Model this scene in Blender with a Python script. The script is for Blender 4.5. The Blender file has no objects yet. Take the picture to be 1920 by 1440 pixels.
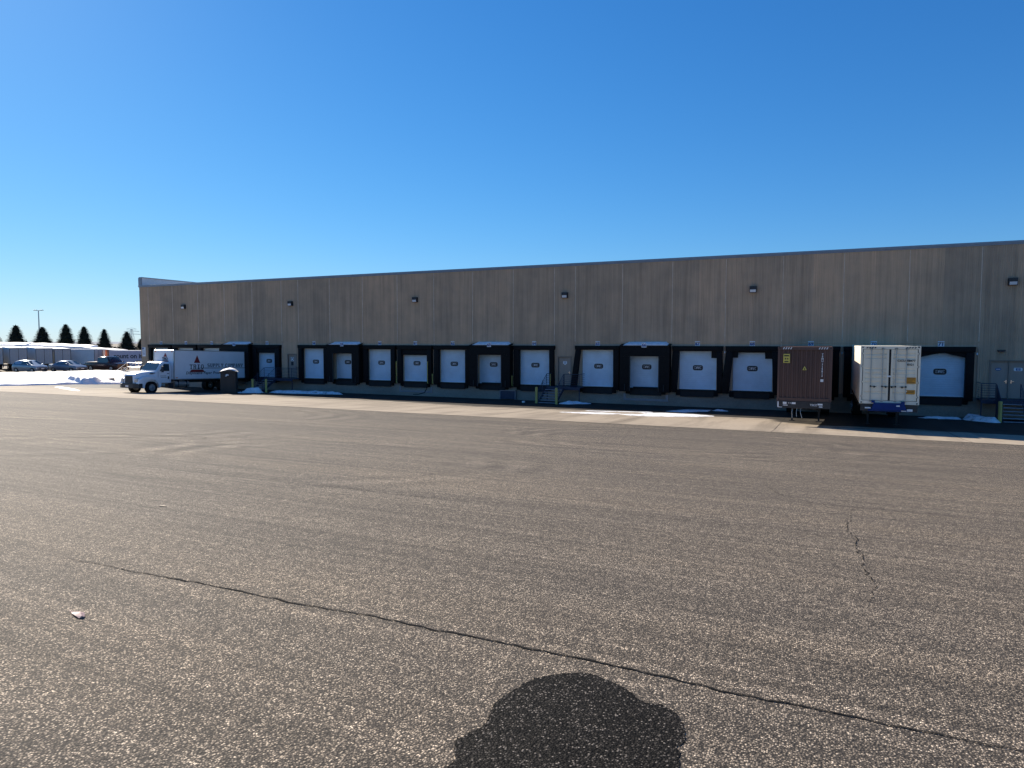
import bpy, bmesh, math, random
from mathutils import Vector, Matrix, noise
from math import sin, cos, pi, radians as rad
S = bpy.context.scene
C = S.collection
random.seed(7)

# ------------------------------------------------------------------ camera, sky, sun, exposure
cam = bpy.data.cameras.new('camera'); co = bpy.data.objects.new('camera', cam); C.objects.link(co)
cr = Vector((.907235522, .420622677, .000520306)); cf = Vector((-.41979186, .90551988, -.06171346)); cu = cr.cross(cf)
co.matrix_world = Matrix(((cr.x, cu.x, -cf.x, .07), (cr.y, cu.y, -cf.y, -48), (cr.z, cu.z, -cf.z, 4.5), (0, 0, 0, 1)))
cam.sensor_width = 36; cam.lens = 1270.05 / 1920 * 36; cam.clip_start = .05; cam.clip_end = 9000
S.camera = co
sd = Vector((-1.5, .62, 1.0)).normalized()          # towards the sun
SUN_EL = math.asin(sd.z); SUN_AZ = math.atan2(sd.x, sd.y)
W = bpy.data.worlds.new("World"); S.world = W; W.use_nodes = True
nt = W.node_tree; bg = nt.nodes['Background']
sky = nt.nodes.new('ShaderNodeTexSky'); sky.sky_type = 'NISHITA'; sky.sun_disc = False
sky.sun_elevation = SUN_EL; sky.sun_rotation = SUN_AZ
sky.altitude = 250; sky.air_density = 1.0; sky.dust_density = .15; sky.ozone_density = 5.0
hs = nt.nodes.new('ShaderNodeHueSaturation'); hs.inputs['Saturation'].default_value = 1.08
mx = nt.nodes.new('ShaderNodeMix'); mx.data_type = 'RGBA'; mx.blend_type = 'MULTIPLY'; mx.inputs[0].default_value = 1; mx.inputs[7].default_value = (.74, 1.08, 1.6, 1)   # the phone's cool, saturated sky
nt.links.new(sky.outputs[0], mx.inputs[6]); nt.links.new(mx.outputs[2], hs.inputs['Color']); # soft shoulder, as a phone camera gives the bright sky near the horizon
v1 = nt.nodes.new('ShaderNodeVectorMath'); v1.operation = 'MULTIPLY_ADD'; v1.inputs[1].default_value = (.05,) * 3; v1.inputs[2].default_value = (1,) * 3
v2 = nt.nodes.new('ShaderNodeVectorMath'); v2.operation = 'DIVIDE'
nt.links.new(hs.outputs[0], v1.inputs[0]); nt.links.new(hs.outputs[0], v2.inputs[0]); nt.links.new(v1.outputs[0], v2.inputs[1])
nt.links.new(v2.outputs[0], bg.inputs[0]); bg.inputs[1].default_value = .0555
sl = bpy.data.lights.new('sun', 'SUN'); so = bpy.data.objects.new('sun', sl); C.objects.link(so)
sl.energy = 4.6; sl.angle = rad(.53); sl.color = (1.0, .90, .76)
so.rotation_euler = sd.to_track_quat('Z', 'Y').to_euler()
S.view_settings.view_transform = 'Standard'; S.view_settings.look = 'None'; S.view_settings.gamma = 1
S.view_settings.exposure = 1.1

# ------------------------------------------------------------------ helpers
def link(o, parent=None):
    C.objects.link(o)
    if parent is not None: o.parent = parent
    return o
def tag(o, label=None, cat=None, group=None, kind=None):
    if label: o['label'] = label
    if cat: o['category'] = cat
    if group: o['group'] = group
    if kind: o['kind'] = kind
    return o
def thing(name, label, cat, loc=(0, 0, 0), rz=0, group=None):
    o = bpy.data.objects.new(name, None); o.location = loc; o.rotation_euler.z = rz; o.empty_display_size = .2
    link(o); return tag(o, label, cat, group)
class MB:
    def __init__(s): s.b = bmesh.new(); s.mi = 0
    def face(s, pts):
        f = s.b.faces.new([s.b.verts.new(p) for p in pts]); f.material_index = s.mi; return f
    def box(s, x0, x1, y0, y1, z0, z1, bev=0, M=None):
        r = bmesh.ops.create_cube(s.b, size=1); vs = r['verts']
        for v in vs: v.co = Vector((x0 + (v.co.x + .5) * (x1 - x0), y0 + (v.co.y + .5) * (y1 - y0), z0 + (v.co.z + .5) * (z1 - z0)))
        if M is not None:
            for v in vs: v.co = M @ v.co
        fs = {f for v in vs for f in v.link_faces}
        if bev:
            es = list({e for v in vs for e in v.link_edges})
            rr = bmesh.ops.bevel(s.b, geom=es, offset=bev, segments=2, affect='EDGES', profile=.6); fs = set(rr['faces']) | {f for f in fs if f.is_valid}
        for f in fs:
            if f.is_valid: f.material_index = s.mi
        return s
    def prism(s, poly, a, b, axis='y', bev=0, top=None):
        """poly of 2D points; axis y: (x,z) extruded y a..b; x: (y,z); z: (x,y). top: second polygon for the b end"""
        def P(p, t):
            return {'y': (p[0], t, p[1]), 'x': (t, p[0], p[1]), 'z': (p[0], p[1], t)}[axis]
        q = top or poly; n = len(poly)
        A = [s.b.verts.new(P(p, a)) for p in poly]; B = [s.b.verts.new(P(p, b)) for p in q]
        fs = [s.b.faces.new(A), s.b.faces.new(B[::-1])]
        for i in range(n): fs.append(s.b.faces.new((A[i], B[i], B[(i + 1) % n], A[(i + 1) % n])))
        bmesh.ops.recalc_face_normals(s.b, faces=fs)
        if bev:
            es = list({e for f in fs for e in f.edges})
            rr = bmesh.ops.bevel(s.b, geom=es, offset=bev, segments=2, affect='EDGES', profile=.6); fs = [f for f in fs if f.is_valid] + list(rr['faces'])
        for f in fs: f.material_index = s.mi
        return s
    def cyl(s, p, q, r, r2=None, n=10, caps=True):
        p, q = Vector(p), Vector(q); d = q - p; r2 = r if r2 is None else r2
        m = Matrix.Translation((p + q) / 2) @ d.to_track_quat('Z', 'Y').to_matrix().to_4x4()
        rr = bmesh.ops.create_cone(s.b, cap_ends=caps, segments=n, radius1=r, radius2=r2, depth=d.length, matrix=m)
        for v in rr['verts']:
            for f in v.link_faces: f.material_index = s.mi
        return s
    def tube(s, pts, r, n=6):
        for a, b in zip(pts[:-1], pts[1:]): s.cyl(a, b, r, n=n)
        return s
    def loft(s, rings, cap=True):
        R = [[s.b.verts.new(p) for p in ring] for ring in rings]; n = len(R[0]); fs = []
        for a, b in zip(R[:-1], R[1:]):
            for i in range(n): fs.append(s.b.faces.new((a[i], a[(i + 1) % n], b[(i + 1) % n], b[i])))
        if cap: fs += [s.b.faces.new(R[0][::-1]), s.b.faces.new(R[-1])]
        bmesh.ops.recalc_face_normals(s.b, faces=fs)
        for f in fs: f.material_index = s.mi
        return s
    def build(s, name, mats, parent=None, smooth=False, auto=None):
        me = bpy.data.meshes.new(name); s.b.to_mesh(me); s.b.free()
        for m in (mats if isinstance(mats, (list, tuple)) else [mats]): me.materials.append(m)
        if smooth or auto:
            for p in me.polygons: p.use_smooth = True
        if auto:
            try: me.set_sharp_from_angle(angle=rad(auto))
            except Exception: pass
        return link(bpy.data.objects.new(name, me), parent)
def text_bm(mb, txt, size, M, extrude=.004, bold=0.0, shear=0, spacing=1, align='LEFT'):
    cu_ = bpy.data.curves.new('t', 'FONT'); cu_.body = txt; cu_.size = size; cu_.extrude = extrude; cu_.offset = bold; cu_.shear = shear
    cu_.space_character = spacing; cu_.align_x = align; cu_.resolution_u = 3
    ob = bpy.data.objects.new('t', cu_); C.objects.link(ob)
    bpy.context.view_layer.update()
    me = bpy.data.meshes.new_from_object(ob.evaluated_get(bpy.context.evaluated_depsgraph_get()))
    n0 = len(mb.b.verts); nf = len(mb.b.faces)
    mb.b.from_mesh(me); mb.b.verts.ensure_lookup_table(); mb.b.faces.ensure_lookup_table()
    for v in mb.b.verts[n0:]: v.co = M @ v.co
    for f in mb.b.faces[nf:]: f.material_index = mb.mi
    bpy.data.objects.remove(ob); bpy.data.curves.remove(cu_); bpy.data.meshes.remove(me)
def TM(x, y, z, rz=0, rx=90):     # text standing up; reads left to right seen from -Y when rz = 0
    return Matrix.Translation((x, y, z)) @ Matrix.Rotation(rad(rz), 4, 'Z') @ Matrix.Rotation(rad(rx), 4, 'X')
def copy_tree(o, parent=None):
    c = o.copy(); C.objects.link(c); c.parent = parent
    for ch in list(o.children): copy_tree(ch, c)
    return c

# ------------------------------------------------------------------ materials
class NT:
    def __init__(s, name):
        s.m = bpy.data.materials.new(name); s.m.use_nodes = True; s.t = s.m.node_tree; s.p = s.t.nodes['Principled BSDF']
        s.co = s.t.nodes.new('ShaderNodeTexCoord').outputs['Object']
    def n(s, typ, **k):
        nd = s.t.nodes.new('ShaderNode' + typ)
        for a, v in k.items():
            if a.startswith('i_'):
                key = a[2:]; key = int(key) if key.isdigit() else key.replace('_', ' ')
                if hasattr(v, 'links') or hasattr(v, 'is_linked'): s.t.links.new(v, nd.inputs[key])
                else: nd.inputs[key].default_value = v
            else: setattr(nd, a, v)
        return nd
    def scale(s, sx, sy, sz, src=None):
        m = s.n('Mapping'); s.t.links.new(src or s.co, m.inputs['Vector']); m.inputs['Scale'].default_value = (sx, sy, sz); return m.outputs[0]
    def noise(s, scale, vec=None, detail=4, rough=.6):
        nd = s.n('TexNoise'); s.t.links.new(vec or s.co, nd.inputs['Vector']); nd.inputs['Scale'].default_value = scale
        nd.inputs['Detail'].default_value = detail; nd.inputs['Roughness'].default_value = rough; return nd.outputs['Fac']
    def ramp(s, fac, stops, interp='LINEAR'):
        r = s.n('ValToRGB'); s.t.links.new(fac, r.inputs[0]); e = r.color_ramp; e.interpolation = interp
        while len(e.elements) < len(stops): e.elements.new(.5)
        for el, (p, c) in zip(e.elements, stops):
            el.position = p; el.color = (c, c, c, 1) if isinstance(c, (int, float)) else (*c, 1)
        return r.outputs[0]
    def mix(s, a, b, fac, mode='MIX'):
        m = s.n('Mix', data_type='RGBA', blend_type=mode)
        for sock, v in ((m.inputs[0], fac), (m.inputs[6], a), (m.inputs[7], b)):
            if hasattr(v, 'is_linked'): s.t.links.new(v, sock)
            elif isinstance(v, (int, float)): sock.default_value = v
            else: sock.default_value = (*v, 1)
        return m.outputs[2]
    def math(s, op, a, b=0):
        m = s.n('Math', operation=op)
        for i, v in enumerate((a, b)):
            if hasattr(v, 'is_linked'): s.t.links.new(v, m.inputs[i])
            else: m.inputs[i].default_value = v
        return m.outputs[0]
    def bump(s, h, strength, dist):
        b = s.n('Bump'); s.t.links.new(h, b.inputs['Height']); b.inputs['Strength'].default_value = strength; b.inputs['Distance'].default_value = dist
        s.t.links.new(b.outputs[0], s.p.inputs['Normal'])
    def out(s, col, rough=.8, metal=0, spec=None):
        if hasattr(col, 'is_linked'): s.t.links.new(col, s.p.inputs['Base Color'])
        else: s.p.inputs['Base Color'].default_value = (*col, 1)
        if hasattr(rough, 'is_linked'): s.t.links.new(rough, s.p.inputs['Roughness'])
        else: s.p.inputs['Roughness'].default_value = rough
        s.p.inputs['Metallic'].default_value = metal
        if spec is not None: s.p.inputs['Specular IOR Level'].default_value = spec
        return s.m
def simple(name, col, rough=.6, metal=0, var=.12, scale=3, spec=None, streak=False, bump=0):
    t = NT(name)
    v = t.scale(1, 1, .12) if streak else None
    f = t.noise(scale, v, 5, .65)
    lo = tuple(c * (1 - var) for c in col); hi = tuple(min(1, c * (1 + var)) for c in col)
    c = t.ramp(f, [(.3, lo), (.7, hi)])
    if bump: t.bump(f, bump, .01)
    return t.out(c, rough, metal, spec)
M = {}
def asphalt(name, dark=1.0, dull=False):
    t = NT(name)
    vo = t.n('TexVoronoi'); vo.inputs['Scale'].default_value = 98; vo.inputs['Randomness'].default_value = 1; t.t.links.new(t.co, vo.inputs['Vector'])
    sep = t.n('SeparateColor'); t.t.links.new(vo.outputs['Color'], sep.inputs[0])
    d = vo.outputs['Distance']
    stone = t.ramp(sep.outputs[0], [(0, (.06, .056, .052)), (.35, (.15, .14, .125)), (.65, (.27, .25, .22)), (.86, (.46, .43, .38)), (1, (.74, .70, .62))])
    gap = t.ramp(d, [(.28, 1.0), (.58, .05)])
    col = t.mix((.03, .029, .028), stone, gap)
    # lumps of larger aggregate and bitumen-rich spots
    n1 = t.noise(16, None, 3, .6)
    col = t.mix(col, t.ramp(n1, [(.3, .72), (.7, 1.25)]), 1.0, 'MULTIPLY')
    n2_ = t.noise(42, None, 2, .5); col = t.mix(col, t.ramp(n2_, [(.34, .72), (.5, .98), (.66, 1.3)]), 1.0, 'MULTIPLY')
    n3_ = t.noise(7, None, 3, .7); col = t.mix(col, t.ramp(n3_, [(.3, .86), (.7, 1.14)]), 1.0, 'MULTIPLY')
    # wheel-polished streaks parallel to the docks
    st = t.noise(.55, t.scale(.16, 1.35, 1), 6, .62)
    col = t.mix(col, t.ramp(st, [(.32, (.78, .78, .79)), (.5, (1, 1, 1)), (.66, (1.18, 1.16, 1.13))]), 1.0, 'MULTIPLY')
    st2 = t.noise(1.6, t.scale(.08, 4.2, 1), 6, .68)
    col = t.mix(col, t.ramp(st2, [(.36, .76), (.64, 1.18)]), 1.0, 'MULTIPLY')
    st3 = t.noise(1.0, t.scale(.05, 7.5, 1), 4, .7)
    col = t.mix(col, t.ramp(st3, [(.36, .80), (.5, 1.0), (.64, 1.16)]), 1.0, 'MULTIPLY')
    big = t.noise(.11, None, 4, .6)
    col = t.mix(col, t.ramp(big, [(.35, (.86, .85, .86)), (.65, (1.1, 1.08, 1.05))]), 1.0, 'MULTIPLY')
    # faint tyre arcs from turning trucks
    for (cx, cy, r0, w, fr) in ((-15.5, -38.2, 2.6, 1.7, 6.5), (-20.0, -34.5, 4.5, 2.2, 6), (-9.5, -36.5, 3.8, 1.6, 7), (-4.5, -25.5, 5.0, 2.0, 6.5), (-27, -27, 8, 3, 5)):
        vm = t.n('VectorMath', operation='DISTANCE'); t.t.links.new(t.co, vm.inputs[0]); vm.inputs[1].default_value = (cx, cy, .8)
        dd = vm.outputs['Value']
        w1 = t.math('MULTIPLY', dd, fr); w1 = t.math('SINE', t.math('ADD', w1, t.math('MULTIPLY', t.noise(.8), 7)))
        msk = t.ramp(t.math('DIVIDE', t.math('ABSOLUTE', t.math('SUBTRACT', dd, r0)), w), [(.2, 1), (1, 0)])
        msk = t.math('MULTIPLY', msk, t.ramp(t.noise(.35), [(.42, 0), (.62, 1)]))
        fac = t.math('MULTIPLY', t.math('MULTIPLY', w1, msk), .42)
        fac = t.math('ADD', fac, 1.0)
        comb = t.n('CombineColor'); [t.t.links.new(fac, comb.inputs[i]) for i in range(3)]
        col = t.mix(col, comb.outputs[0], 1.0, 'MULTIPLY')
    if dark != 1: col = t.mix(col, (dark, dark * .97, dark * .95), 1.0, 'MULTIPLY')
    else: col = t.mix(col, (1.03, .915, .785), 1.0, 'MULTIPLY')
    if dark != 1:      # lighter stones left within the dark patch
        pale_st = t.math('MULTIPLY', t.ramp(sep.outputs[1], [(.80, 0), (.84, 1)]), gap)
        col = t.mix(col, t.ramp(sep.outputs[2], [(0, (.05, .046, .042)), (1, (.26, .23, .20))]), pale_st)
    h = t.math('SUBTRACT', 1.0, d)
    t.bump(h, .65, .007)
    return t.out(col, 1.0 if False else (.75 if dull else .88), 0, 0.08 if dull else .3)
def concrete(name, base, dirt=.25, wet_shade=False):
    t = NT(name)
    n1 = t.noise(.45, t.scale(.35, 1, 1), 6, .65); n2 = t.noise(9, None, 5, .7); n3 = t.noise(55, None, 2)
    c = t.ramp(n1, [(.3, tuple(b * (1 - dirt) for b in base)), (.7, tuple(b * (1 + dirt * .5) for b in base))])
    c = t.mix(c, t.ramp(n2, [(.3, .86), (.7, 1.1)]), 1.0, 'MULTIPLY')
    c = t.mix(c, t.ramp(n3, [(.3, .88), (.7, 1.1)]), 1.0, 'MULTIPLY')
    if wet_shade:     # melt water, with wall and container shadow darkened into the slab colour
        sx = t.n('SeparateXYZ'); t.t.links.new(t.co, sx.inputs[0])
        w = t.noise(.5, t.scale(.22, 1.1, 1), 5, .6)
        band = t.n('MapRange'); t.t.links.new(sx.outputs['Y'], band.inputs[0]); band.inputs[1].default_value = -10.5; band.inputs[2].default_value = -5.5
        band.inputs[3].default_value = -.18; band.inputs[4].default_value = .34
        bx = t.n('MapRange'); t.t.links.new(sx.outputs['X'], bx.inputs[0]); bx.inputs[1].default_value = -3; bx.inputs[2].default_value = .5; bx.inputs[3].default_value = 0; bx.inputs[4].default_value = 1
        by = t.n('MapRange'); t.t.links.new(sx.outputs['Y'], by.inputs[0]); by.inputs[1].default_value = -13.5; by.inputs[2].default_value = -10; by.inputs[3].default_value = 0; by.inputs[4].default_value = .45  # extra darkening painted where the container shadow falls
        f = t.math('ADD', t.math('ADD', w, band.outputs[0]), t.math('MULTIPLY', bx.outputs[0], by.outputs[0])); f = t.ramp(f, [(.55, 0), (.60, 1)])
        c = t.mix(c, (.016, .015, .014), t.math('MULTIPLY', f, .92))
        # black tyre wear leading to the docks
        tw = t.noise(1.0, t.scale(1.2, .12, 1), 4); c = t.mix(c, t.ramp(tw, [(.36, .72), (.55, 1.0)]), 1.0, 'MULTIPLY')
        t.bump(n3, .25, .004)
        return t.out(c, t.ramp(f, [(0, .85), (1, .75)]), 0, .15)
    t.bump(n3, .3, .004)
    return t.out(c, .88, 0, .3)
def precast(name, base, period=3.587, phase=0.0):
    t = NT(name)
    sx = t.n('SeparateXYZ'); t.t.links.new(t.co, sx.inputs[0])
    idx = t.math('FLOOR', t.math('DIVIDE', t.math('ADD', sx.outputs['X'], phase), period))
    wn = t.n('TexWhiteNoise', noise_dimensions='1D'); t.t.links.new(idx, wn.inputs['W'])
    pv = t.ramp(wn.outputs['Value'], [(0, (.86, .875, .89)), (.5, (1, .99, .98)), (1, (1.1, 1.06, 1.02))])
    st = t.noise(1.0, t.scale(3.2, 1, .10), 6, .7)
    st2 = t.noise(1.0, t.scale(14, 1, .22), 4, .6)
    bl = t.noise(.55, None, 5, .6)
    c = t.ramp(st, [(.32, tuple(b * .82 for b in base)), (.5, base), (.7, tuple(b * 1.12 for b in base))])
    c = t.mix(c, pv, 1.0, 'MULTIPLY')
    c = t.mix(c, t.ramp(st2, [(.35, .91), (.65, 1.07)]), 1.0, 'MULTIPLY')
    c = t.mix(c, t.ramp(bl, [(.35, (.86, .87, .88)), (.65, (1.08, 1.05, 1.02))]), 1.0, 'MULTIPLY')
    t.bump(t.noise(60, None, 3), .3, .004)
    return t.out(c, .9, 0, .2)
TAN = (.55, .415, .295)
M['wall'] = precast('ribbed precast', TAN, phase=8.0)
M['wall2'] = precast('smooth precast', (.54, .42, .31), phase=8.0)
M['joint'] = simple('joint sealant', (.66, .56, .44), .8, var=.25, scale=2)
M['foundation'] = concrete('dock wall concrete', (.34, .29, .235), .35)
M['coping'] = simple('metal coping', (.24, .26, .30), .4, .6, var=.1)
M['parapet'] = simple('roof membrane', (.72, .72, .72), .6, var=.08)
M['roof'] = simple('roof ballast', (.4, .38, .36), .9)
M['asphalt'] = asphalt('asphalt'); M['patch'] = asphalt('darkened asphalt', .09, True)
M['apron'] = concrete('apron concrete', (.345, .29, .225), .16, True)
M['crack'] = simple('crack shadow filler', (.012, .011, .010), .95, var=.3, spec=.1)
M['seam'] = simple('worn paving seam', (.055, .05, .045), .95, var=.3, scale=14, spec=.1)
M['snow'] = NT('snow'); _t = M['snow']; _n = _t.noise(2.2, None, 6, .6); _t.bump(_n, .5, .08)
M['snow'] = _t.out(_t.ramp(_t.noise(3.5, None, 6, .7), [(.3, (.66, .68, .72)), (.55, (.86, .87, .89))]), .6, 0, .3)
M['dirtysnow'] = NT('old icy snow'); _t = M['dirtysnow']; _t.bump(_t.noise(5, None, 6, .6), .5, .04)
M['dirtysnow'] = _t.out(_t.ramp(_t.noise(2.5, None, 6, .75), [(.34, (.34, .32, .30)), (.46, (.70, .71, .73)), (.6, (.86, .87, .88))]), .55, 0, .3)
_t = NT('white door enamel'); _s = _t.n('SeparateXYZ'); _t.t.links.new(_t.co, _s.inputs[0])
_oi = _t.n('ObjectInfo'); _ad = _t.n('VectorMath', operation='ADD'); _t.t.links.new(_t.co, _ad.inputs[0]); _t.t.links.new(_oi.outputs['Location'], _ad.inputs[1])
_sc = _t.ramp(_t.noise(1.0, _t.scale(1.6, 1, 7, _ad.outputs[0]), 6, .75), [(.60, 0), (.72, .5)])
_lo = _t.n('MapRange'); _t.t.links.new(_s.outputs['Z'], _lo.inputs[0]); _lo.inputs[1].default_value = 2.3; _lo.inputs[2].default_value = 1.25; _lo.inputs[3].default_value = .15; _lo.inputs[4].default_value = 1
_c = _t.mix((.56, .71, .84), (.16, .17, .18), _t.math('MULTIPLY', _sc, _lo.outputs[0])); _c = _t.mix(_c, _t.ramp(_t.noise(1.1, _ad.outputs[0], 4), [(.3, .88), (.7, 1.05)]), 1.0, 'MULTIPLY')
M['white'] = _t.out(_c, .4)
M['truckwhite'] = simple('white truck paint', (.72, .77, .83), .3, var=.05, scale=1.0)
M['steelw'] = simple('galvanised steel', (.42, .43, .43), .4, .7, var=.15)
M['black'] = simple('black vinyl pad', (.0055, .006, .007), .6, var=.35, scale=5, bump=.2, spec=.15)
M['vinylhi'] = simple('worn vinyl edge', (.02, .022, .025), .6, var=.3)
M['rubber'] = simple('rubber', (.009, .009, .009), .85, var=.3, spec=.2)
M['darkmetal'] = simple('dark painted metal', (.03, .032, .036), .5, .2, var=.25)
M['leveler'] = simple('leveler steel', (.010, .010, .011), .7, .1, var=.4, streak=True)
M['navy'] = simple('navy railing paint', (.02, .035, .07), .5, var=.2)
M['navylite'] = simple('worn stair nosing', (.30, .34, .40), .5, .3, var=.2)
M['yellow'] = simple('faded yellow paint', (.50, .42, .12), .6, var=.25, scale=8, streak=True)
M['signblue'] = simple('sign blue', (.02, .075, .25), .5, var=.05)
M['signwhite'] = simple('sign white', (.78, .80, .82), .5, var=.04)
M['mandoor'] = simple('tan door paint', (.30, .255, .215), .5, var=.08, streak=True)
M['frame'] = simple('tan door frame', (.24, .205, .17), .5, var=.08)
M['glass'] = simple('dark window glass', (.035, .06, .075), .08, var=.1, spec=.8)
M['lens'] = simple('lamp lens', (.6, .66, .72), .25, var=.05)
M['brown'] = simple('brown plastic', (.035, .028, .024), .6, var=.15, streak=True)
M['red'] = simple('brick red lettering', (.20, .018, .016), .5, var=.05)
M['ink'] = simple('black lettering', (.015, .015, .022), .5, var=.05)
M['maroon'] = simple('brown container paint', (.105, .056, .043), .55, var=.22, scale=2.0, streak=True)
M['cwhite'] = simple('cream container paint', (.80, .73, .58), .5, var=.1, scale=2.5, streak=True)
M['cdoor'] = simple('light grey container door', (.80, .73, .57), .5, var=.1, scale=2.0, streak=True)
M['gasket'] = simple('door gasket', (.012, .012, .012), .8, var=.2)
M['labely'] = simple('yellow decal', (.62, .52, .10), .5, var=.08)
M['labelo'] = simple('orange decal', (.60, .27, .02), .5, var=.08)
M['decalw'] = simple('white decal', (.75, .76, .76), .5, var=.05)
M['blue'] = simple('blue chassis paint', (.003, .03, .16), .5, var=.2, spec=.2)
M['chrome'] = simple('chrome', (.62, .62, .62), .15, .9, var=.05)
M['headlamp'] = simple('headlamp plastic', (.55, .56, .56), .12, .3, var=.1)
M['silverblue'] = simple('silver blue car paint', (.26, .31, .37), .25, .5, var=.05)
M['greyblue'] = simple('slate blue car paint', (.15, .18, .24), .25, .5, var=.05)
M['darkred'] = simple('dark maroon car paint', (.03, .012, .016), .18, .3, var=.05)
M['suvwhite'] = simple('white car paint', (.70, .71, .72), .25, var=.04)
M['trailer'] = simple('trailer side skin', (.66, .68, .68), .5, var=.07, scale=.8)
M['trailerrear'] = simple('trailer door grey', (.42, .44, .46), .5, var=.08)
M['orange'] = simple('orange trailer paint', (.62, .13, .03), .5, var=.1)
M['redpaint'] = simple('weathered red trailer paint', (.42, .12, .10), .5, var=.1)
M['lilac'] = simple('pale lilac trailer skin', (.52, .49, .58), .5, var=.05)
M['bark'] = simple('bark', (.07, .05, .035), .9, var=.3)
M['needle'] = simple('spruce needles', (.014, .026, .019), .85, var=.5, scale=1.5)
M['twig'] = simple('bare twigs', (.10, .08, .07), .9, var=.2)
M['hill'] = simple('hazy wooded hillside', (.10, .14, .20), .95, var=.25, scale=.01)  # blue of distant haze put into the base colour
M['leafred'] = simple('dry reddish leaf', (.50, .34, .30), .6, var=.2, scale=60)
M['paper'] = simple('crumpled paper', (.8, .8, .8), .7, var=.05)
M['wood'] = simple('weathered timber', (.35, .28, .20), .8, var=.2, streak=True)
M['amber'] = simple('amber marker lens', (.8, .25, .02), .3, var=.05)
M['taillamp'] = simple('red lamp lens', (.4, .02, .02), .3, var=.05)

# ------------------------------------------------------------------ ground
KY = [-1000, -60, -48, -44, -30, -22, -15, -8, 0, 1000]; KZ = [2.95, 2.92, 2.85, 2.62, 1.56, 1.0, .53, .24, 0, 0]
def gz(Y):
    for i in range(len(KY) - 1):
        if Y <= KY[i + 1]:
            t = (Y - KY[i]) / (KY[i + 1] - KY[i]); return KZ[i] + t * (KZ[i + 1] - KZ[i])
    return 0
def ss(t): t = max(0, min(1, t)); return t * t * (3 - 2 * t)
def zf(X, Y):
    z = gz(Y)
    k = ss((-X - 71) / 8); z = z * (1 - k) + .7 * k
    k2 = ss((-X - 97) / 10); z = z * (1 - k2) - .85 * k2 if X < -97 else z
    if X < -127: z += min(1.2, .05 * (-X - 127))
    return z
def sheet(name, xs, ys, mat, off=0, kind='structure', fn=zf, smooth=True):
    b = bmesh.new(); g = [[b.verts.new((x, y, fn(x, y) + off)) for x in xs] for y in ys]
    for j in range(len(ys) - 1):
        for i in range(len(xs) - 1): b.faces.new((g[j][i], g[j][i + 1], g[j + 1][i + 1], g[j + 1][i]))
    me = bpy.data.meshes.new(name); b.to_mesh(me); b.free(); me.materials.append(mat)
    for p in me.polygons: p.use_smooth = smooth
    o = link(bpy.data.objects.new(name, me)); o['kind'] = kind; return o
xs = [-4000, -1500, -600, -300, -180, -130, -100] + [-90 + i * 1.0 for i in range(26)] + [-60, -50, -40, -30, -20, -10, 0, 10, 20, 40, 80, 200, 800, 3000]
ys = [-1500, -400, -150, -80, -60, -56, -52] + [-48 + i * 1.0 for i in range(0, 61)] + [20, 40, 80, 150, 400, 1500, 5000]
sheet('ground', xs, ys, M['asphalt'])
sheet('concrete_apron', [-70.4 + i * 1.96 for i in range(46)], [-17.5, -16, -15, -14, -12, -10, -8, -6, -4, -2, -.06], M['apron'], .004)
# expansion joints across the apron, sealed with dark filler
b = MB()
for x in [-66.5 + i * 7.17 for i in range(13)]:
    pts = [-17.49 + i * (17.3 / 8) for i in range(9)]
    for y0, y1 in zip(pts[:-1], pts[1:]): b.face([(x - .012, y0, zf(x, y0) + .009), (x + .012, y0, zf(x, y0) + .009), (x + .012, y1, zf(x, y1) + .009), (x - .012, y1, zf(x, y1) + .009)])
for y in (-17.5, -8.9):
    for i in range(40):
        x0 = -70.4 + i * 2.2; b.face([(x0, y - .02, gz(y) + .008), (x0 + 2.2, y - .02, gz(y) + .008), (x0 + 2.2, y + .02, gz(y) + .010), (x0, y + .02, gz(y) + .010)])
b.build('expansion_joint', M['seam'])['kind'] = 'structure'
# cracks: jittered ribbons lying on the asphalt
def ribbon(mb, pts, w, jit, step, gaps=0.0, taper=True, zoff=.005):
    P = []
    for (x0, y0), (x1, y1) in zip(pts[:-1], pts[1:]):
        n = max(1, int(math.hypot(x1 - x0, y1 - y0) / step))
        for i in range(n): P.append((x0 + (x1 - x0) * i / n, y0 + (y1 - y0) * i / n))
    P.append(pts[-1]); n = len(P); Q = []
    for i, (x, y) in enumerate(P):
        jx = noise.noise((x * 9, y * 9, 3.1)) * jit + noise.noise((x * 31, y * 31, 9.1)) * jit * .5
        jy = noise.noise((x * 9, y * 9, 7.7)) * jit + noise.noise((x * 31, y * 31, 5.1)) * jit * .5
        wd = w * (.55 + .9 * abs(noise.noise((x * 5, y * 5, 1.3))) + .5 * random.random())
        if taper: wd *= min(1, 4 * i / n + .15, 4 * (n - i) / n + .15)
        Q.append((x + jx, y + jy, wd))
    for i in range(n - 1):
        if random.random() < gaps: continue
        x0, y0, w0 = Q[i]; x1, y1, w1 = Q[i + 1]; dx, dy = x1 - x0, y1 - y0; L = math.hypot(dx, dy) or 1; nx, ny = -dy / L, dx / L
        pts4 = [(x0 - nx * w0, y0 - ny * w0), (x1 - nx * w1, y1 - ny * w1), (x1 + nx * w1, y1 + ny * w1), (x0 + nx * w0, y0 + ny * w0)]
        mb.face([(a, c, zf(a, c) + zoff) for a, c in pts4])
b = MB()
ribbon(b, [(-5.9, -44.44), (-5.46, -44.41), (-4.99, -44.41), (-4.55, -44.38), (-3.79, -44.36), (-3.32, -44.37), (-2.71, -44.32), (-2.18, -44.33), (-1.91, -44.31), (-1.55, -44.32), (-1.21, -44.31), (-.75, -44.32), (-.32, -44.35), (-.12, -44.34), (.17, -44.32), (.4, -44.34), (.62, -44.33), (.82, -44.32), (1.6, -44.35)], .0072, .018, .022, 0)
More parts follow.
